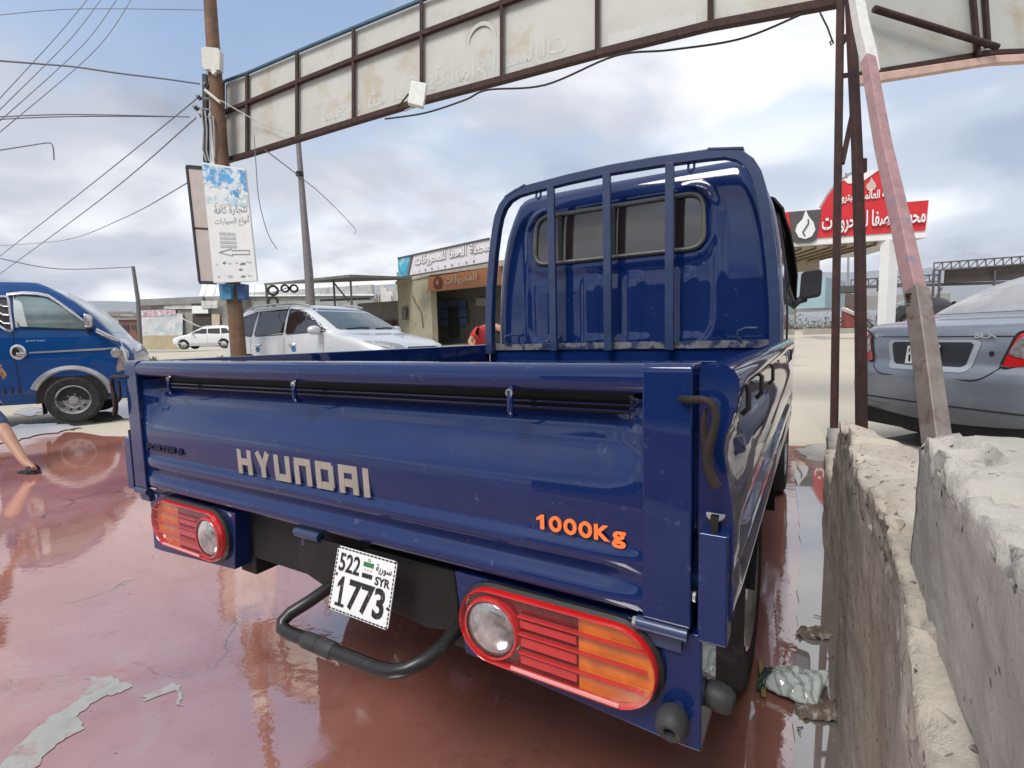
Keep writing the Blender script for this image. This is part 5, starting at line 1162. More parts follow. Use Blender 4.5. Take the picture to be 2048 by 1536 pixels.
MB().prism([p + V((0, 0, 0)) for p in (P(1753, 583, DC - .02), P(1772, 583, DC - .4), P(1791, 583, DC - .02), P(1772, 583, DC + .55))], (0, 0, .55)).build('column_band', GREYS, fs_, world=True)
c3 = MB().prism([P(1580, 650, 33), P(1592, 650, 33), P(1592, 650, 34), P(1580, 650, 34)], (0, 0, zb_ - zc_)).build('column', CREAM, fs_, world=True)
sf = MB()
MB().prism([cf(LX + 4, zb_ - .02) + V((.2, .4, 0)), cf(1756, zb_ - .02) + V((.2, .4, 0)), cf(1756, zb_ - .02) + V((.6, 5.4, 0)), cf(LX + 4, zb_ - .02) + V((.4, 5.4, 0))], (0, 0, -.06)).build('soffit', CREAM, fs_, world=True)
for k in range(7):
    a = cf(LX + 20 + 30 * k, zb_ - .12) + V((.2, .3, 0)); MB().bar(a, a + V((.3, 5.0, 0)), .08, .12).build('soffit_rib', M('dark_ochre', (.16, .11, .05), .7), fs_, world=True)
MB().bar(cf(LX + 6, zb_ - .5) + V((.4, 5.5, 0)), cf(1756, zb_ - .35) + V((.4, 5.5, 0)), .1, .75).build('soffit_beam', CREAM, fs_, world=True)
# island and dispenser
isl = MB().prism([P(1606, 657, 22.5), P(1760, 657, 22.5), P(1764, 657, 26.0), P(1606, 657, 26.5)], (0, 0, -.35)); isl.v = [v for v in isl.v]
tag(isl.build('pump_island', M('island_kerb', (.34, .31, .27), .9, 0, .2, 2)), 'low concrete island under the fuel dispenser', 'kerb')
dz = P(1700, 656, 23.5)
ds = thing('fuel_dispenser', 'brown fuel dispenser with red lower box on the station island', 'fuel dispenser', dz)
BRN = M('dispenser_brown', (.12, .085, .075), .6, 0, .15, 3)
MB().prism([P(1688, 656, 23.5), P(1716, 656, 23.5), P(1716, 656, 24.1), P(1688, 656, 24.1)], (0, 0, 1.55)).build('cabinet', BRN, ds, world=True, bevel=.02)
MB().prism([P(1684, 585, 23.4), P(1718, 585, 23.4), P(1718, 572, 23.4), P(1690, 571, 23.4)], (0, .6, 0)).build('hood', M('dispenser_dark', (.07, .07, .07), .6), ds, world=True)
MB().prism([P(1690, 655, 23.2), P(1720, 655, 23.2), P(1720, 625, 23.2), P(1690, 618, 23.2)], (0, .25, 0)).build('red_box', M('dispenser_red', (.20, .05, .04), .6, 0, .15, 3), ds, world=True)
MB().prism([P(1683, 614, 23.1), P(1712, 626, 23.0), P(1722, 630, 23.1), P(1694, 616, 23.2)], (0, .1, -.12)).build('spout_tray', WHITES, ds, world=True)
MB().tube([P(1722, 620, 23.2), P(1735, 640, 23.1), P(1746, 652, 23.0), P(1738, 657, 22.9)], .03, 6).build('hose', BLACK, ds, world=True)
MB().tube([P(1686, 640, 23.2), P(1672, 652, 23.1), P(1655, 658, 23.0)], .03, 6).build('hose', BLACK, ds, world=True)
# thin lamp post behind
lp = P(1697, 575, 48); lp.z = gz(lp.x, lp.y)
tag(MB().tube([lp, P(1697, 500, 48)], [.12, .09], 8).build('lamp_post', M('galvanised', (.3, .3, .3)), smooth=50), 'thin grey post seen between the trestle legs and station column', 'post')

# station office in the middle
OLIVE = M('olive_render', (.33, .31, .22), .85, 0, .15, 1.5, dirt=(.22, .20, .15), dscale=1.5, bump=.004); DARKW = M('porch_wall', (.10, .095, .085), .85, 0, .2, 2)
of = thing('station_office', 'olive station office with long white sign and orange sign over its porch', 'building', P(880, 672, 24))
def sg(px0, d0, px1, d1, yt, yb, th, nm, mat, off=0):
    A = P(px0, yt, d0); A2 = P(px0, yb, d0); B = P(px1, 600, d1); q, n = wallbox(A, B, A2.z, A.z, th); q = [p - n.normalized() * off for p in q]
    return MB().prism(q, n).build(nm, mat, of, world=True), q
sg(793, 27.0, 862, 24.0, 545, 690, .3, 'side_wall', OLIVE)
sg(862, 24.0, 1080, 20.5, 540, 582, .3, 'fascia_wall', OLIVE)
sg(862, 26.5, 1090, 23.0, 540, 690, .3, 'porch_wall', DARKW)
rf = MB().prism([P(790, 548, 27.2), P(862, 545, 23.6), P(1080, 505, 20.0), P(1080, 520, 27), P(850, 545, 31)], (0, 0, .15)); rf.v = [V((v.x, v.y, P(862, 552, 24).z + (.15 if i >= 5 else 0))) for i, v in enumerate(rf.v)]
rf.build('roof', CONC, of, world=True)
o1, q1 = sg(818, 24.2, 1005, 20.2, 519, 557, .15, 'long_sign', M('office_sign_white', (.60, .58, .62), .5, 0, .05, 2), .6)
A, B = q1[0], q1[1]; xo = (B - A).normalized(); H1 = q1[3].z - q1[0].z; nO = xo.cross(V((0, 0, 1)))
if nO.y > 0: nO = -nO
text('long_sign_lettering', arabic('محطة الصفا للمحروقات'), M('letter_shadow_grey', (.20, .20, .22), .5), o1, A + xo * 1.25 + V((0, 0, H1 * .36)) + nO * .02, xo, (0, 0, 1), 4.9, H1 * .55, .02, world=True, outline=.02)
text('long_sign_lettering', arabic('محطة الصفا للمحروقات'), WHITES, o1, A + xo * 1.27 + V((0, 0, H1 * .37)) + nO * .03, xo, (0, 0, 1), 4.9, H1 * .55, .02, world=True, bold=.01)
bs = MB().prism([A + nO * .015, A + xo * .62 + nO * .015, A + xo * .95 + V((0, 0, H1)) + nO * .015, A + V((0, 0, H1)) + nO * .015], nO * .01).build('sky_print', M('cyan_print', (.03, .30, .45), .5, 0, .3, 1.5, dirt=(.3, .5, .6), dscale=2.5), o1, world=True)
MB().prism([A + xo * .68 + nO * .015, A + xo * .80 + nO * .015, A + xo * 1.2 + V((0, 0, H1)) + nO * .015, A + xo * 1.02 + V((0, 0, H1)) + nO * .015], nO * .01).build('dark_print', GREYS, o1, world=True)
for zz in (0, H1): MB().bar(A + V((0, 0, zz)) + nO * .03, B + V((0, 0, zz)) + nO * .03, .05, .06).build('sign_edge', GREYS, o1, world=True)
for k in range(9): MB().disc(A + xo * (1.6 + k * .45) + V((0, 0, H1 * .17)) + nO * .02, nO, .05 if k % 3 else .03, 6, .01).build('small_print', M('letter_shadow_grey', (.2, .2, .22)), o1, world=True)
o2, q2 = sg(861, 23.9, 1005, 21.0, 555, 584, .12, 'orange_sign', M('sign_orange', (.33, .14, .065), .55, 0, .1, 2), .15)
A2_ = q2[0]; H2 = q2[3].z - q2[0].z
MB().lathe(A2_ + xo * .72 + V((0, 0, H2 * .52)) + nO * .01, nO, [(.30, 0), (.30, .02), (.24, .02), (.24, .012), (.001, .012)], 20).build('round_emblem', M('emblem_brown', (.10, .035, .02), .5), o2, world=True)
MB().prism([A2_ + xo * (.72 + a * .35) + V((0, 0, H2 * .40 + b * .30)) + nO * .03 for a, b in fl_], nO * .01).build('emblem_flame', M('sign_orange', (.33, .14, .065)), o2, world=True)
text('orange_lettering', arabic('للمحروقات'), M('letter_tan', (.42, .34, .25), .5), o2, A2_ + xo * 1.25 + V((0, 0, H2 * .25)) + nO * .01, xo, (0, 0, 1), 2.1, H2 * .6, .02, world=True, bold=.02)
# glazed door and windows in the porch
SHW = M('shop_glass', (.05, .085, .16), .08, 0, .15, 3, ior=1.8); FRM = M('frame_dark', (.03, .035, .05), .6)
def onporch(px, py, off=.05):
    d = 1 / lerp(1 / 26.5, 1 / 23.0, (px - 862) / 228); p = P(px, py, d); return p - V((p.x, p.y, 0)).normalized() * off
for x0_, x1_, y0_, y1_ in ((876, 895, 601, 616), (897, 915, 600, 613), (917, 932, 600, 615), (876, 896, 618, 637), (917, 934, 617, 634), (878, 896, 640, 652), (918, 934, 636, 650)):
    MB().prism([onporch(x0_, y1_), onporch(x1_, y1_), onporch(x1_, y0_), onporch(x0_, y0_)], (0, .03, 0)).build('window_pane', SHW, of, world=True)
MB().prism([onporch(898, 672), onporch(916, 672), onporch(916, 615), onporch(898, 615)], (0, .03, 0)).build('door', M('door_dark', (.025, .027, .035), .4), of, world=True)
MB().prism([onporch(952, 612), onporch(985, 612), onporch(985, 596), onporch(952, 596)], (0, .05, 0)).build('wall_cabinet', M('cab_olive', (.24, .23, .19), .7), of, world=True)
MB().prism([P(806, 640, 26.3), P(814, 640, 26.0), P(813, 613, 26.0), P(806, 613, 26.3)], (-.05, -.06, 0)).build('slit_window', GREYS, of, world=True)
MB().tube([P(823, 589, 25.5), P(830, 605, 25.3), P(843, 625, 24.9), P(846, 655, 24.8)], .025, 5).build('wall_cable', GREYS, of, world=True)
# tyre workshop: steel canopy with hanging tyres
tw = thing('tyre_canopy', 'light steel canopy of the tyre workshop left of the station office', 'canopy', P(680, 670, 27))
GALV = M('roof_galv', (.15, .14, .13), .7, .2, .2, 3)
MB().prism([P(528, 567, 27.5), P(700, 549, 24), P(830, 554, 25.5), P(830, 552, 33), P(530, 566, 36)], (0, 0, -.12)).build('canopy_sheet', GALV, tw, world=True)
for x, d in ((667, 26), (701, 24.5), (532, 27.5)):
    a = P(x, 560 if x > 600 else 568, d); MB().bar(V((a.x, a.y, gz(a.x, a.y))), a, .08, .08, (1, 0, 0)).build('post', GREYS, tw, world=True)
MB().bar(P(668, 566, 26), P(697, 602, 25.5), .06, .06).build('brace', GREYS, tw, world=True)
MB().bar(P(535, 590, 27.5), P(585, 572, 27.5), .04, .04).build('tyre_rail', GREYS, tw, world=True)
for i, (x, y, r_, lb) in enumerate(((546, 581, 11, 'largest tyre hanging under the workshop canopy, leftmost'), (570, 577, 8.5, 'middle one of the row of tyres under the workshop canopy'), (588, 577, 8.5, 'rightmost tyre of the row under the workshop canopy'), (546, 603, 10.5, 'lowest tyre, hanging below the others at the workshop'))):
    c = P(x, y, 27.2); R0 = r_ * 27.2 / FPX
    tag(MB().lathe(c, (.25, -1, .1), [(R0 * .66, -.08), (R0 * .9, -.09), (R0, -.05), (R0, .05), (R0 * .9, .09), (R0 * .66, .08), (R0 * .6, 0), (R0 * .66, -.08)], 22).build('tyre', RUBBER, smooth=40), lb, 'tyre', 'tyres hanging at the workshop')
# white-roofed shed behind
sh = thing('white_shed', 'long shed with white corrugated roof behind the tyre canopy', 'building', P(570, 680, 38))
LS = M('shed_wall', (.44, .45, .44), .85, 0, .12, 1, dirt=(.30, .29, .27), dscale=1.2); WR = M('white_roof', (.66, .67, .67), .6, 0, .06, 1)
slab(402, 47, 745, 41, 592, 690, .3, 'wall', LS, sh)
rfp = [P(398, 594, 46.6), P(748, 592, 40.6), P(735, 572, 46), P(405, 570, 52)]
MB().prism(rfp, (0, 0, .08)).build('roof', WR, sh, world=True)
MB().bar(P(398, 595, 46.4), P(748, 593, 40.4), .1, .12).build('eave', GREYS, sh, world=True)
for k in range(16): MB().bar(rfp[0].lerp(rfp[1], (k + .5) / 16) + V((0, 0, .1)), rfp[3].lerp(rfp[2], (k + .5) / 16) + V((0, 0, .1)), .08, .06).build('roof_rib', WR, sh, world=True)
# low block wall between shed and office
lwb = thing('block_wall', 'low grey block building with rough roof between shed and office', 'building', P(750, 680, 31))
slab(715, 31, 800, 29.5, 607, 690, 2.5, 'wall', M('grey_block', (.21, .20, .18), .9, 0, .15, 2, bump=.01), lwb)
MB().prism([P(640, 603, 30), P(740, 599, 29), P(740, 597, 31), P(640, 601, 32)], (0, 0, .08)).build('roof_edge', GREYS, lwb, world=True)
MB().prism([P(772, 640, 29.8), P(790, 640, 29.6), P(790, 655, 29.6), P(772, 655, 29.8)], (-.1, -.1, 0)).build('shutter', M('brown_shutter', (.10, .06, .045), .8), lwb, world=True)
# shops on the left with posters
lf = thing('left_shop', 'grey flat-roofed shop with peeling poster wall at the far left', 'building', P(330, 695, 42))
SHOPW = M('shop_wall', (.30, .29, .27), .88, 0, .2, .8, dirt=(.20, .18, .16), dscale=.9)
slab(275, 46, 482, 44, 600, 697, 1.5, 'wall', SHOPW, lf)
slab(272, 45.7, 405, 44.4, 599, 612, 1.8, 'parapet', M('parapet_grey', (.24, .235, .23), .9, 0, .2, 1), lf)
FR_ = lambda px, py, o=.06: (lambda d: P(px, py, d) - V((0, o, 0)))(1 / lerp(1 / 46, 1 / 44, (px - 275) / 207))
POST = M('poster', (.50, .49, .50), .7, 0, .2, 1.2, dirt=(.30, .42, .45), dscale=1.6, dlo=.5, dhi=.6)
MB().prism([FR_(286, 672), FR_(366, 672), FR_(366, 627), FR_(283, 627)], (0, .05, 0)).build('poster', POST, lf, world=True)
MB().prism([FR_(277, 634, .1), FR_(354, 630, .1), FR_(352, 619, .1), FR_(277, 621, .1)], (0, .05, 0)).build('poster_banner', M('poster_pink', (.40, .28, .33), .7, 0, .5, 2.5, dirt=(.6, .6, .6), dscale=3), lf, world=True)
MB().prism([FR_(330, 618, .1), FR_(385, 618, .1), FR_(385, 606, .1), FR_(330, 608, .1)], (0, .05, 0)).build('shop_sign', M('sign_grey_pale', (.45, .45, .43), .7, 0, .3, 2), lf, world=True)
MB().prism([FR_(284, 699, .2), FR_(366, 699, .2), FR_(366, 671, .2), FR_(284, 671, .2)], (0, .15, 0)).build('plinth', M('plinth_yellow', (.36, .31, .20), .9, 0, .15, 1), lf, world=True)
MB().prism([FR_(386, 668), FR_(422, 668), FR_(422, 628), FR_(386, 628)], (0, .05, 0)).build('doorway', M('doorway_dark', (.05, .04, .038), .8), lf, world=True)
MB().prism([FR_(388, 627, .3), FR_(420, 627, .3), FR_(420, 612, .3), FR_(388, 612, .3)], (0, .05, 0)).build('shop_sign', WR, lf, world=True)
MB().prism([FR_(408, 617, .4), FR_(440, 617, .4), FR_(440, 602, .4), FR_(408, 602, .4)], (0, .05, 0)).build('shop_sign', M('sign_grey_pale', (.45, .45, .43)), lf, world=True)
MB().prism([FR_(372, 632, .9), FR_(374, 636, .9), FR_(425, 656, 1.5), FR_(392, 650, .6)], (0, .03, .02)).build('awning_cloth', M('cloth_white', (.6, .6, .58), .8), lf, world=True)
MB().prism([FR_(424, 690), FR_(440, 690), FR_(440, 628), FR_(424, 628)], (0, .05, 0)).build('pier', M('pier_tan', (.42, .36, .28), .9), lf, world=True)
# far low houses left, each its own
for i, (x0_, x1_, yt, yb, d, cc, lb) in enumerate(((188, 236, 632, 668, 55, (.34, .30, .27), 'far beige house with flat roof left of the shop'), (232, 279, 640, 690, 52, (.20, .10, .085), 'far dark red shed beside the poster shop'), (215, 262, 626, 650, 70, (.42, .40, .38), 'pale far block behind the dark red shed'))):
    h = thing('far_house', lb, 'building', P((x0_ + x1_) / 2, yb, d), 0, 'far low houses on the left')
    def slab2(nm, y0, y1, mat, o=0, a=x0_, b=x1_):
        q, n = wallbox(P(a, y0, d - o), P(b, 600, d - o), P(a, y1, d - o).z, P(a, y0, d - o).z, 3 if not o else .1); return MB().prism(q, n).build(nm, mat, h, world=True)
    slab2('wall', yt, yb + 8, M('far_wall_%d' % i, cc, .9, 0, .2, .6)); slab2('roof_edge', yt - 3, yt, M('far_roof', (.28, .27, .26), .9), .15)
    for k in range(2): slab2('window', yt + 10, yt + 20, GREYS, .2, lerp(x0_, x1_, .25 + .4 * k), lerp(x0_, x1_, .40 + .4 * k))
# distant utility pole and lamp post
fp = P(280, 690, 40); tag(MB().tube([V((fp.x, fp.y, gz(fp.x, fp.y))), P(276, 600, 40), P(266, 533, 40)], [.16, .15, .12], 8).build('distant_pole', M('pole_grey', (.13, .12, .12), .8), smooth=50), 'distant thin utility pole at left rising above the shop roof', 'utility pole')
lp_ = P(624, 650, 21); lpo = thing('street_lamp_post', 'tapered grey steel lamp post rising behind the white car to the gantry', 'lamp post', V((lp_.x, lp_.y, gz(lp_.x, lp_.y))))
MB().tube([V((lp_.x, lp_.y, gz(lp_.x, lp_.y))), P(617, 540, 21), P(607, 420, 21), P(597, 290, 21), P(592, 200, 21)], [.20, .17, .13, .10, .09], 10).build('shaft', M('post_grey', (.17, .15, .15), .6, .2, .2, 5), lpo, world=True, smooth=50)
MB().lathe(P(599, 348, 20.9), (0, 0, 1), [(.11, -.1), (.16, -.06), (.16, .06), (.11, .1)], 8).build('clamp', BLACK, lpo, world=True)
# lattice structure at right
ls = thing('lattice_shed', 'unfinished steel lattice shed with dark sheet at the far right', 'shed', P(1960, 640, 46))
GL = M('lattice_steel', (.11, .10, .11), .7, .2, .2, 4)
def lattice(x0_, x1_, yt0, yt1, h, d, n):
    a0, a1, b0, b1 = P(x0_, yt0, d), P(x1_, yt1, d), P(x0_, yt0 + h, d), P(x1_, yt1 + h, d)
    for p, q in ((a0, a1), (b0, b1)): MB().bar(p, q, .12, .12).build('chord', GL, ls, world=True)
    for k in range(n + 1):
        t = k / n; MB().bar(a0.lerp(a1, t), b0.lerp(b1, t), .07, .07, (0, 1, 0)).build('strut', GL, ls, world=True)
        if k < n: MB().bar(b0.lerp(b1, t), a0.lerp(a1, (k + 1) / n), .06, .06, (0, 1, 0)).build('diagonal', GL, ls, world=True)
lattice(1868, 2110, 526, 508, 15, 46, 14); lattice(1702, 1876, 560, 549, 14, 50, 10)
MB().prism([P(1890, 566, 46.5), P(2110, 556, 46.5), P(2110, 524, 46.5), P(1892, 538, 46.5)], (0, .15, 0)).build('dark_sheet', M('brown_sheet', (.055, .045, .04), .8, 0, .2, .8), ls, world=True)
MB().bar(P(1700, 575, 48), P(2110, 562, 46.2), .3, .25).build('beam', GL, ls, world=True)
for x, d in ((1868, 46), (1880, 46), (1835, 48), (1990, 46.2)):
    a = P(x, 540, d); MB().bar(V((a.x, a.y, gz(a.x, a.y))), a, .14, .14, (1, 0, 0)).build('post', GL, ls, world=True)
for a, b in (((1868, 600), (1885, 575)), ((1850, 572), (1862, 600))): MB().bar(P(*a, 46), P(*b, 46), .09, .09, (0, 1, 0)).build('knee_brace', GL, ls, world=True)
# scrub beyond the station
SCRUB = M('scrub_green', (.10, .10, .055), .95, 0, .35, 1.2); bw_ = MB()
for k in range(2600):
    px = random.uniform(1590, 1860); d = random.uniform(50, 62); c = P(px, 640, d); c.z = gz(c.x, c.y) + random.uniform(0, 1.8) * random.random(); r_ = random.uniform(.08, .22)
    bw_.add([c + V((random.uniform(-r_, r_), random.uniform(-r_, r_), random.uniform(-.1, r_))) for _ in range(3)], [(0, 1, 2)])
tag(bw_.build('scrub', SCRUB), 'dull green scrub growing beyond the fuel station', 'scrub', kind='stuff')
fw2 = P(1700, 610, 68)
tag(slab(1580, 70, 1900, 66, 598, 625, .4, 'boundary_wall', M('far_grey_wall', (.26, .25, .24), .9, 0, .15, .4), None), 'long grey wall behind the fuel station scrub', 'wall')
# cyan shed behind the truck mirror
cy = slab(1592, 60, 1650, 58, 560, 618, 8, 'cyan_shed', M('cyan_sheet', (.28, .40, .44), .7, 0, .1, .4), None); tag(cy, 'pale cyan metal shed far behind the truck mirror', 'shed')

# weeds on the verge
WEED = M('weed_green', (.09, .10, .04), .9, 0, .3, 6)
def weed(px, py, d, h, lab):
    b = P(px, py, d); b.z = gz(b.x, b.y); mb = MB()
    for k in range(26):
        a = random.uniform(0, 6.28); l = random.uniform(.3, 1) * h; t = b + V((math.cos(a) * l * .6, math.sin(a) * l * .4, l)); s_ = V((-math.sin(a), math.cos(a), 0)) * .02
        mb.add([b + s_, b - s_, b.lerp(t, .6) - s_ * 1.6 + V((0, 0, .1 * l)), t, b.lerp(t, .6) + s_ * 1.6 + V((0, 0, .1 * l))], [(0, 1, 2, 3, 4)])
    tag(mb.build('weed', WEED), lab, 'weed', 'weeds on the far verge')
weed(306, 711, 19, .5, 'leafy green weed on the verge right of the blue truck'); weed(382, 712, 19, .35, 'thin weed on the verge in front of the small white car'); weed(440, 705, 20, .35, 'dry weed on the verge beside the wooden pole')

# hills
def hill(nm, x0_, x1_, d, ys_, mat, amp):
    mb = MB(); n = 70
    def f(u, v):
        px = lerp(x0_, x1_, u); yt = curve(ys_, px) + 3 * noise.noise(V((px * .012, d * .1, 0))) * amp; dd = d * (1 + .6 * v)
        pt = P(px, 600, dd); top = P(px, yt, d * 1.6).z; zz = lerp(0.5, top, sm(v) ** .9) + (4 * noise.fractal(V((pt.x * .01, pt.y * .01, 0)), 1, 2, 4) * amp if 0 < v < .99 else 0)
        return V((pt.x, pt.y, zz))
    return struct(mb.grid(n, 14, f).build(nm, mat, smooth=60))
HILL = M('hill_haze', (.25, .27, .30), .95, 0, .12, .01, dirt=(.22, .23, .22), dscale=.02)
hill('hills', -500, 2700, 520, [(-500, 600), (0, 606), (190, 604), (300, 606), (480, 596), (640, 585), (760, 571), (980, 568), (1300, 556), (1560, 550), (1700, 544), (1830, 541), (1900, 536), (2048, 540), (2700, 560)], HILL, 1)
# pale town on the hillside
TOWN = [M('town_%d' % i, c, .9, 0, .1, 1) for i, c in enumerate(((.52, .50, .47), (.44, .41, .37), (.58, .57, .55)))]
tb_ = [MB(), MB(), MB()]
for k in range(60):
    px = random.uniform(690, 800); d = random.uniform(430, 500); py = random.uniform(588, 602); c = P(px, py, d); w_ = random.uniform(3, 7); h_ = random.uniform(4, 10)
    tb_[k % 3].bb((c.x - w_ / 2, c.y, c.z - 9), (c.x + w_ / 2, c.y + 6, c.z + h_ - 2))
for k in range(3): tag(tb_[k].build('hillside_town', TOWN[k]), 'distant pale town of tiny block houses on the hillside, %s walls' % ('grey', 'tan', 'white')[k], 'town', kind='stuff')

# unseen shed added behind the viewer to give the paintwork a dark reflection
bh = thing('reflection_shed', 'low grey-brown unseen shed added behind the viewer for dark paint reflections', 'building', (-2, -9, 0))
SHB = M('shed_dark', (.10, .085, .075), .9, 0, .2, .8)
MB().bb((-16, -9.4, 0), (9, -9, 3.3)).build('wall', SHB, bh, world=True)
MB().bb((-16.4, -14, 3.3), (9.4, -8.6, 3.5)).build('roof', GALV, bh, world=True)
for x in (-12, -7, -2, 3): MB().bb((x, -9.0, 0), (x + 3, -8.95, 2.6)).build('roller_door', M('roller_grey', (.14, .14, .145), .6, .2, .15, 1), bh, world=True)

# ------------------------------------------------------------------ people
SKIN = M('skin', (.40, .22, .145), .55, 0, .08, 9); RED = M('red_shirt', (.42, .03, .035), .85, 0, .15, 7, bump=.006, bscale=14); JEAN = M('denim', (.10, .19, .33), .9, 0, .2, 12, bump=.003); HAIR = M('hair', (.018, .014, .012), .7, 0, .3, 30); DJEAN = M('dark_denim', (.04, .075, .15), .9, 0, .2, 12, bump=.003)
def skinned(name, pts, edges, mat, parent=None, root=0, sub=2):
    me = bpy.data.meshes.new(name); o = bpy.data.objects.new(name, me)
    vs = [V(p[0]) for p in pts]
    if parent is not None:
        o.parent = parent; inv = frames(parent).inverted(); vs = [inv @ v for v in vs]
    else:
        b = V((vs[root].x, vs[root].y, min(v.z for v in vs))); o.location = b; vs = [v - b for v in vs]
    me.from_pydata([tuple(v) for v in vs], edges, []); COL.objects.link(o)
    m = o.modifiers.new('skin', 'SKIN'); m.branch_smoothing = .4
    for i, p in enumerate(pts):
        r = p[1]; me.skin_vertices[0].data[i].radius = r if isinstance(r, tuple) else (r, r)
    me.skin_vertices[0].data[root].use_root = True
    m2 = o.modifiers.new('sub', 'SUBSURF'); m2.levels = m2.render_levels = sub
    me.materials.append(mat)
    for p in me.polygons: p.use_smooth = True
    m.use_smooth_shade = True
    return o
def person(label, J, shirt, trousers, sleeve=.5, cuff=1.0, sandal=True):
    """J: joints pelvis, waist, chest, neck, head, and l_/r_ shoulder elbow wrist hip knee ankle toe"""
    K = 'pelvis waist chest neck head'.split(); pts = [(J['pelvis'], .125), (J['waist'], .115), (J['chest'], .14), (J['neck'], .05), (J['head'] - (J['head'] - J['neck']).normalized() * .05, .075), (J['head'] + (J['head'] - J['neck']).normalized() * .06, .085)]
    ed = [(0, 1), (1, 2), (2, 3), (3, 4), (4, 5)]
    for s in 'lr':
        k = len(pts); pts += [(J[s + '_shoulder'], .062), (J[s + '_elbow'], .042), (J[s + '_wrist'], .028), (J[s + '_wrist'] + (J[s + '_wrist'] - J[s + '_elbow']).normalized() * .08, .034)]
        ed += [(2, k), (k, k + 1), (k + 1, k + 2), (k + 2, k + 3)]
        hd = (J[s + '_wrist'] - J[s + '_elbow']).normalized(); sd_ = hd.cross(V((0, 1, .3))).normalized(); hk = k + 3
        for f in range(4):
            q = len(pts); b0_ = pts[hk][0] + sd_ * (.024 * (f - 1.5) / 1.5); pts += [(b0_ + hd * .05, .009), (b0_ + hd * (.085 - .006 * abs(f - 1.5)) + V((0, -.012, 0)), .008)]; ed += [(hk, q), (q, q + 1)]
        q = len(pts); pts += [(pts[k + 2][0] + hd * .05 + sd_ * .045, .010)]; ed += [(k + 2, q)]
        k = len(pts); pts += [(J[s + '_hip'], .09), (J[s + '_knee'], .060), (lerp(J[s + '_knee'], J[s + '_ankle'], .35), .060), (lerp(J[s + '_knee'], J[s + '_ankle'], .75), .042), (J[s + '_ankle'], .037), (lerp(J[s + '_ankle'], J[s + '_toe'], .5), (.030, .042)), (J[s + '_toe'], (.018, .038))]
        ed += [(0, k)] + [(k + i, k + i + 1) for i in range(6)]
    o = skinned('person', pts, ed, SKIN); tag(o, label, 'person')
    # clothes over the same joints
    sp = [(J['waist'] * .6 + J['pelvis'] * .4, .135), (J['waist'], .135), (J['chest'], .162), (lerp(J['chest'], J['neck'], .8), .075)]; se = [(0, 1), (1, 2), (2, 3)]
    for s in 'lr':
        k = len(sp); a, b = J[s + '_shoulder'], J[s + '_elbow']; sp += [(a, .082), (lerp(a, b, sleeve), .066), (lerp(a, b, sleeve + .15), .064)]; se += [(2, k), (k, k + 1), (k + 1, k + 2)]
    skinned('shirt', sp, se, shirt, o, 1)
    tp_ = [(J['pelvis'], .142), (lerp(J['pelvis'], J['waist'], .5), .132)]; te = [(0, 1)]
    for s in 'lr':
        k = len(tp_); a, b, c = J[s + '_hip'], J[s + '_knee'], J[s + '_ankle']; tp_ += [(a, .105), (b, .078)]; te += [(0, k), (k, k + 1)]
        if cuff > 0: tp_ += [(lerp(b, c, cuff * .6), .074), (lerp(b, c, cuff), .066)]; te += [(k + 1, k + 2), (k + 2, k + 3)]
    skinned('trousers', tp_, te, trousers, o, 0)
    hd = J['head'] + (J['head'] - J['neck']).normalized() * .05; up = (J['head'] - J['neck']).normalized()
    skinned('hair', [(hd + up * .0 + V((0, .03, 0)), .09), (hd + up * .05, .085), (hd - up * .06 + V((0, .05, 0)), .06)], [(0, 1), (0, 2)], HAIR, o)
    for s in 'lr':
        a, t = J[s + '_ankle'], J[s + '_toe']; d = V((t.x - a.x, t.y - a.y, 0)).normalized(); z0 = min(a.z, t.z) - .036 if 0 else t.z - .022; n = V((-d.y, d.x, 0))
        a_ = V((a.x, a.y, z0)); t_ = V((t.x, t.y, z0)); MB().prism([a_ - d * .07 + n * .03, a_ - d * .08, a_ - d * .07 - n * .03, t_ - d * .06 - n * .045, t_ + d * .02 - n * .03, t_ + d * .035, t_ + d * .02 + n * .03, t_ - d * .06 + n * .045], (0, 0, -.022)).build('sandal_sole', BLACK, o, world=True)
        m_ = lerp(a_, t_, .62); MB().loft([[m_ + n * (.05 * math.cos(q)) + V((0, 0, .062 * math.sin(q))) + d * w_ for w_ in (-.02, .02)] for q in [math.pi * k / 8 for k in range(9)]], caps=False, closed=False).build('sandal_strap', BLACK, o, world=True, solid=.004)
    return o
# bending person beyond the bed
pe = P(957, 690, 8.7); g0 = gz(pe.x, pe.y)
def off(b, x, y, z): return V((b.x + x, b.y + y, z))
J = dict(pelvis=off(pe, 0, 0, .98), waist=off(pe, .03, -.05, 1.12), chest=off(pe, .12, -.16, 1.27), neck=off(pe, .30, -.30, 1.31), head=off(pe, .42, -.38, 1.27),
         l_shoulder=off(pe, .20, -.02, 1.31), l_elbow=off(pe, .25, -.1, 1.02), l_wrist=off(pe, .38, -.22, .84), r_shoulder=off(pe, .02, -.28, 1.27), r_elbow=off(pe, -.13, -.34, 1.06), r_wrist=off(pe, .05, -.46, .90),
         l_hip=off(pe, .06, .08, .92), l_knee=off(pe, .12, .04, .52), l_ankle=off(pe, .05, .12, g0 + .09), l_toe=off(pe, .20, .04, g0 + .045), r_hip=off(pe, -.04, -.08, .92), r_knee=off(pe, .05, -.16, .52), r_ankle=off(pe, -.04, -.10, g0 + .09), r_toe=off(pe, .12, -.18, g0 + .045))
person('person in red shirt and blue jeans bending over behind the load bed', J, RED, JEAN)
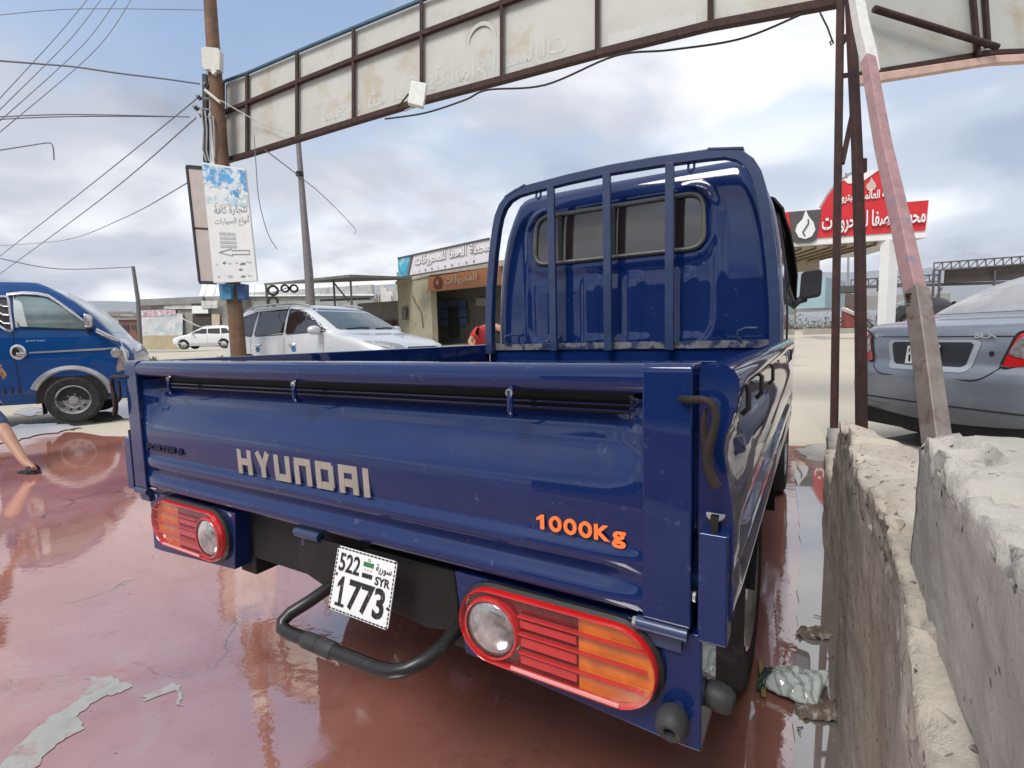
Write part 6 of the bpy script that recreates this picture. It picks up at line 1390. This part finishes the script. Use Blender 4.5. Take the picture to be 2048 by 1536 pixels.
# passer-by whose leg enters at the left edge
ft = gp(70, 946); kn = P(-8, 838, 4.85)
J = dict(pelvis=V((kn.x - 0.50, kn.y + .12, .93)), waist=V((kn.x - 0.49, kn.y + .12, 1.10)), chest=V((kn.x - 0.46, kn.y + .11, 1.34)), neck=V((kn.x - 0.43, kn.y + .10, 1.53)), head=V((kn.x - 0.40, kn.y + .09, 1.66)),
         l_shoulder=V((kn.x - 0.48, kn.y + .32, 1.44)), l_elbow=V((kn.x - 0.44, kn.y + .38, 1.17)), l_wrist=V((kn.x - 0.30, kn.y + .36, .98)), r_shoulder=V((kn.x - 0.44, kn.y - .10, 1.44)), r_elbow=V((kn.x - 0.56, kn.y - .16, 1.17)), r_wrist=V((kn.x - 0.52, kn.y - .16, .92)),
         l_hip=V((kn.x - 0.52, kn.y + .22, .88)), l_knee=V((kn.x - 0.64, kn.y + .22, .48)), l_ankle=V((kn.x - 0.84, kn.y + .22, .12)), l_toe=V((kn.x - 0.70, kn.y + .20, .045)), r_hip=V((kn.x - 0.47, kn.y + .03, .88)), r_knee=kn, r_ankle=V((ft.x - .075, ft.y, .095)), r_toe=V((ft.x + .04, ft.y - .03, .042)))
person('passer-by at the left edge in rolled blue jeans and dark sandal', J, M('grey_shirt', (.2, .2, .22), .9), DJEAN, cuff=.22)

# ------------------------------------------------------------------ litter by the wall
pk = MB(); c0 = TM @ V((.945, .985, .03))
def pkf(u, v):
    x = lerp(-.085, .085, u); y = lerp(-.055, .055, v); e = 1 - max(abs(2 * u - 1), abs(2 * v - 1)) ** 4
    q = V((x * 22, y * 22, 1)); return TM @ V((.945 + x * .9 + y * .35, .985 + y * 1.1 - x * .25, .022 + .028 * e + .016 * noise.fractal(q, 1, 2, 4) + .05 * u * v))
pk.grid(26, 20, pkf)
def packet_mat():
    m = M('crumpled_packet', (.50, .56, .53), .18, 0, .12, 20, coat=1., ior=1.5)
    t = m.node_tree; b = t.nodes['Principled BSDF']; tc_ = t.nodes.new('ShaderNodeTexCoord'); wv = t.nodes.new('ShaderNodeTexWave'); wv.inputs['Scale'].default_value = 9; wv.inputs['Distortion'].default_value = 14; wv.inputs['Detail'].default_value = 4
    t.links.new(tc_.outputs['Object'], wv.inputs['Vector']); r = t.nodes.new('ShaderNodeValToRGB'); t.links.new(wv.outputs['Fac'], r.inputs[0]); r.color_ramp.elements[0].color = (.34, .40, .37, 1); r.color_ramp.elements[1].color = (.58, .63, .60, 1); r.color_ramp.elements[0].position = .15; r.color_ramp.elements[1].position = .5
    t.links.new(r.outputs[0], b.inputs['Base Color']); return m
pkt = thing('crumpled_packet', 'crumpled white and green plastic packet lying in the puddle by the wall', 'litter', c0)
pkt.location.z = 0
pk.build('film', packet_mat(), pkt, world=True, smooth=70, solid=.0008)
gcap = MB().grid(10, 14, lambda u, v: (lambda p: p)(TM @ V((.86 + .022 * u + .035 * (v - .5), .99 + .13 * (v - .5), .02 + .03 * math.sin(math.pi * v) + .012 * noise.noise(V((u * 5, v * 5, 3)))))))
gcap.build('green_end', M('dark_green_film', (.012, .05, .035), .2, 0, .3, 20, coat=1.), pkt, world=True, smooth=70, solid=.0008)
tag(MB().bar(TM @ V((.845, 1.06, .03)), TM @ V((.868, .905, .016)), .014, .010).build('yellow_stick', M('stick_yellow', (.28, .21, .07), .7, 0, .25, 30), bevel=.002), 'short yellow stick lying across the crumpled packet', 'stick')
DEB = M('brown_debris', (.17, .13, .10), .7, 0, .4, 30, bump=.003, dirt=(.45, .43, .40), dscale=40)
for (lx, ly_, sx_, sy_, lab) in ((1.0, 1.36, .06, .035, 'sodden brown leaf scrap on the puddle near the wall, farther one'), (1.01, .93, .06, .055, 'sodden brown scrap beside the crumpled packet at the wall foot')):
    mb = MB(); mb.grid(16, 12, lambda u, v: TM @ V((lx + (u - .5) * 2 * sx_ * (1 - .5 * abs(v - .5)), ly_ + (v - .5) * 2 * sy_ + .03 * (u - .5), .012 + .022 * (1 - (2 * u - 1) ** 2) * (1 - (2 * v - 1) ** 2) + .014 * noise.fractal(V((u * 5 + lx, v * 5, ly_)), 1, 2, 4))))
    tag(mb.build('leaf_scrap', DEB, smooth=70, solid=.002), lab, 'litter', 'scraps in the puddle')
for k in range(7):
    q = TM @ V((random.uniform(.93, 1.05), random.uniform(.8, 1.5), .008)); a = random.uniform(0, 6)
    tag(MB().tube([q, q + V((math.cos(a), math.sin(a), .15)) * .02, q + V((math.cos(a + .6), math.sin(a + .6), .1)) * .035], .0018, 5).build('twig', DEB), 'tiny brown twig floating on the puddle beside the wall', 'twig', 'twigs on the puddle')

# grit and wash debris on the yard
gb = MB(); GRIT = M('grit', (.22, .15, .12), .8, 0, .5, 40)
for k in range(2000):
    if k % 3: p = V((random.uniform(-6.5, 1.0), random.uniform(.6, 6.0) ** 1.0, 0))
    else: p = TM @ V((random.gauss(1.0, .08), random.uniform(-.5, 4), 0))
    l = TMI @ p
    if l.x > 1.06 or p.y > yard_edge(p.x): continue
    r_ = random.uniform(.0007, .0024) * (2.2 if random.random() < .05 else 1); a = random.uniform(0, 6.28)
    q = [p + V((math.cos(a + 2.1 * i) * r_ * random.uniform(.7, 1.6), math.sin(a + 2.1 * i) * r_, .001)) for i in range(3)] + [p + V((r_ * .3, 0, r_ * .5 + .0015))]
    gb.add(q, [(0, 1, 3), (1, 2, 3), (2, 0, 3), (0, 2, 1)])
tag(gb.build('grit', GRIT), 'scattered grit and sand grains on the wet red yard', 'grit', kind='stuff')
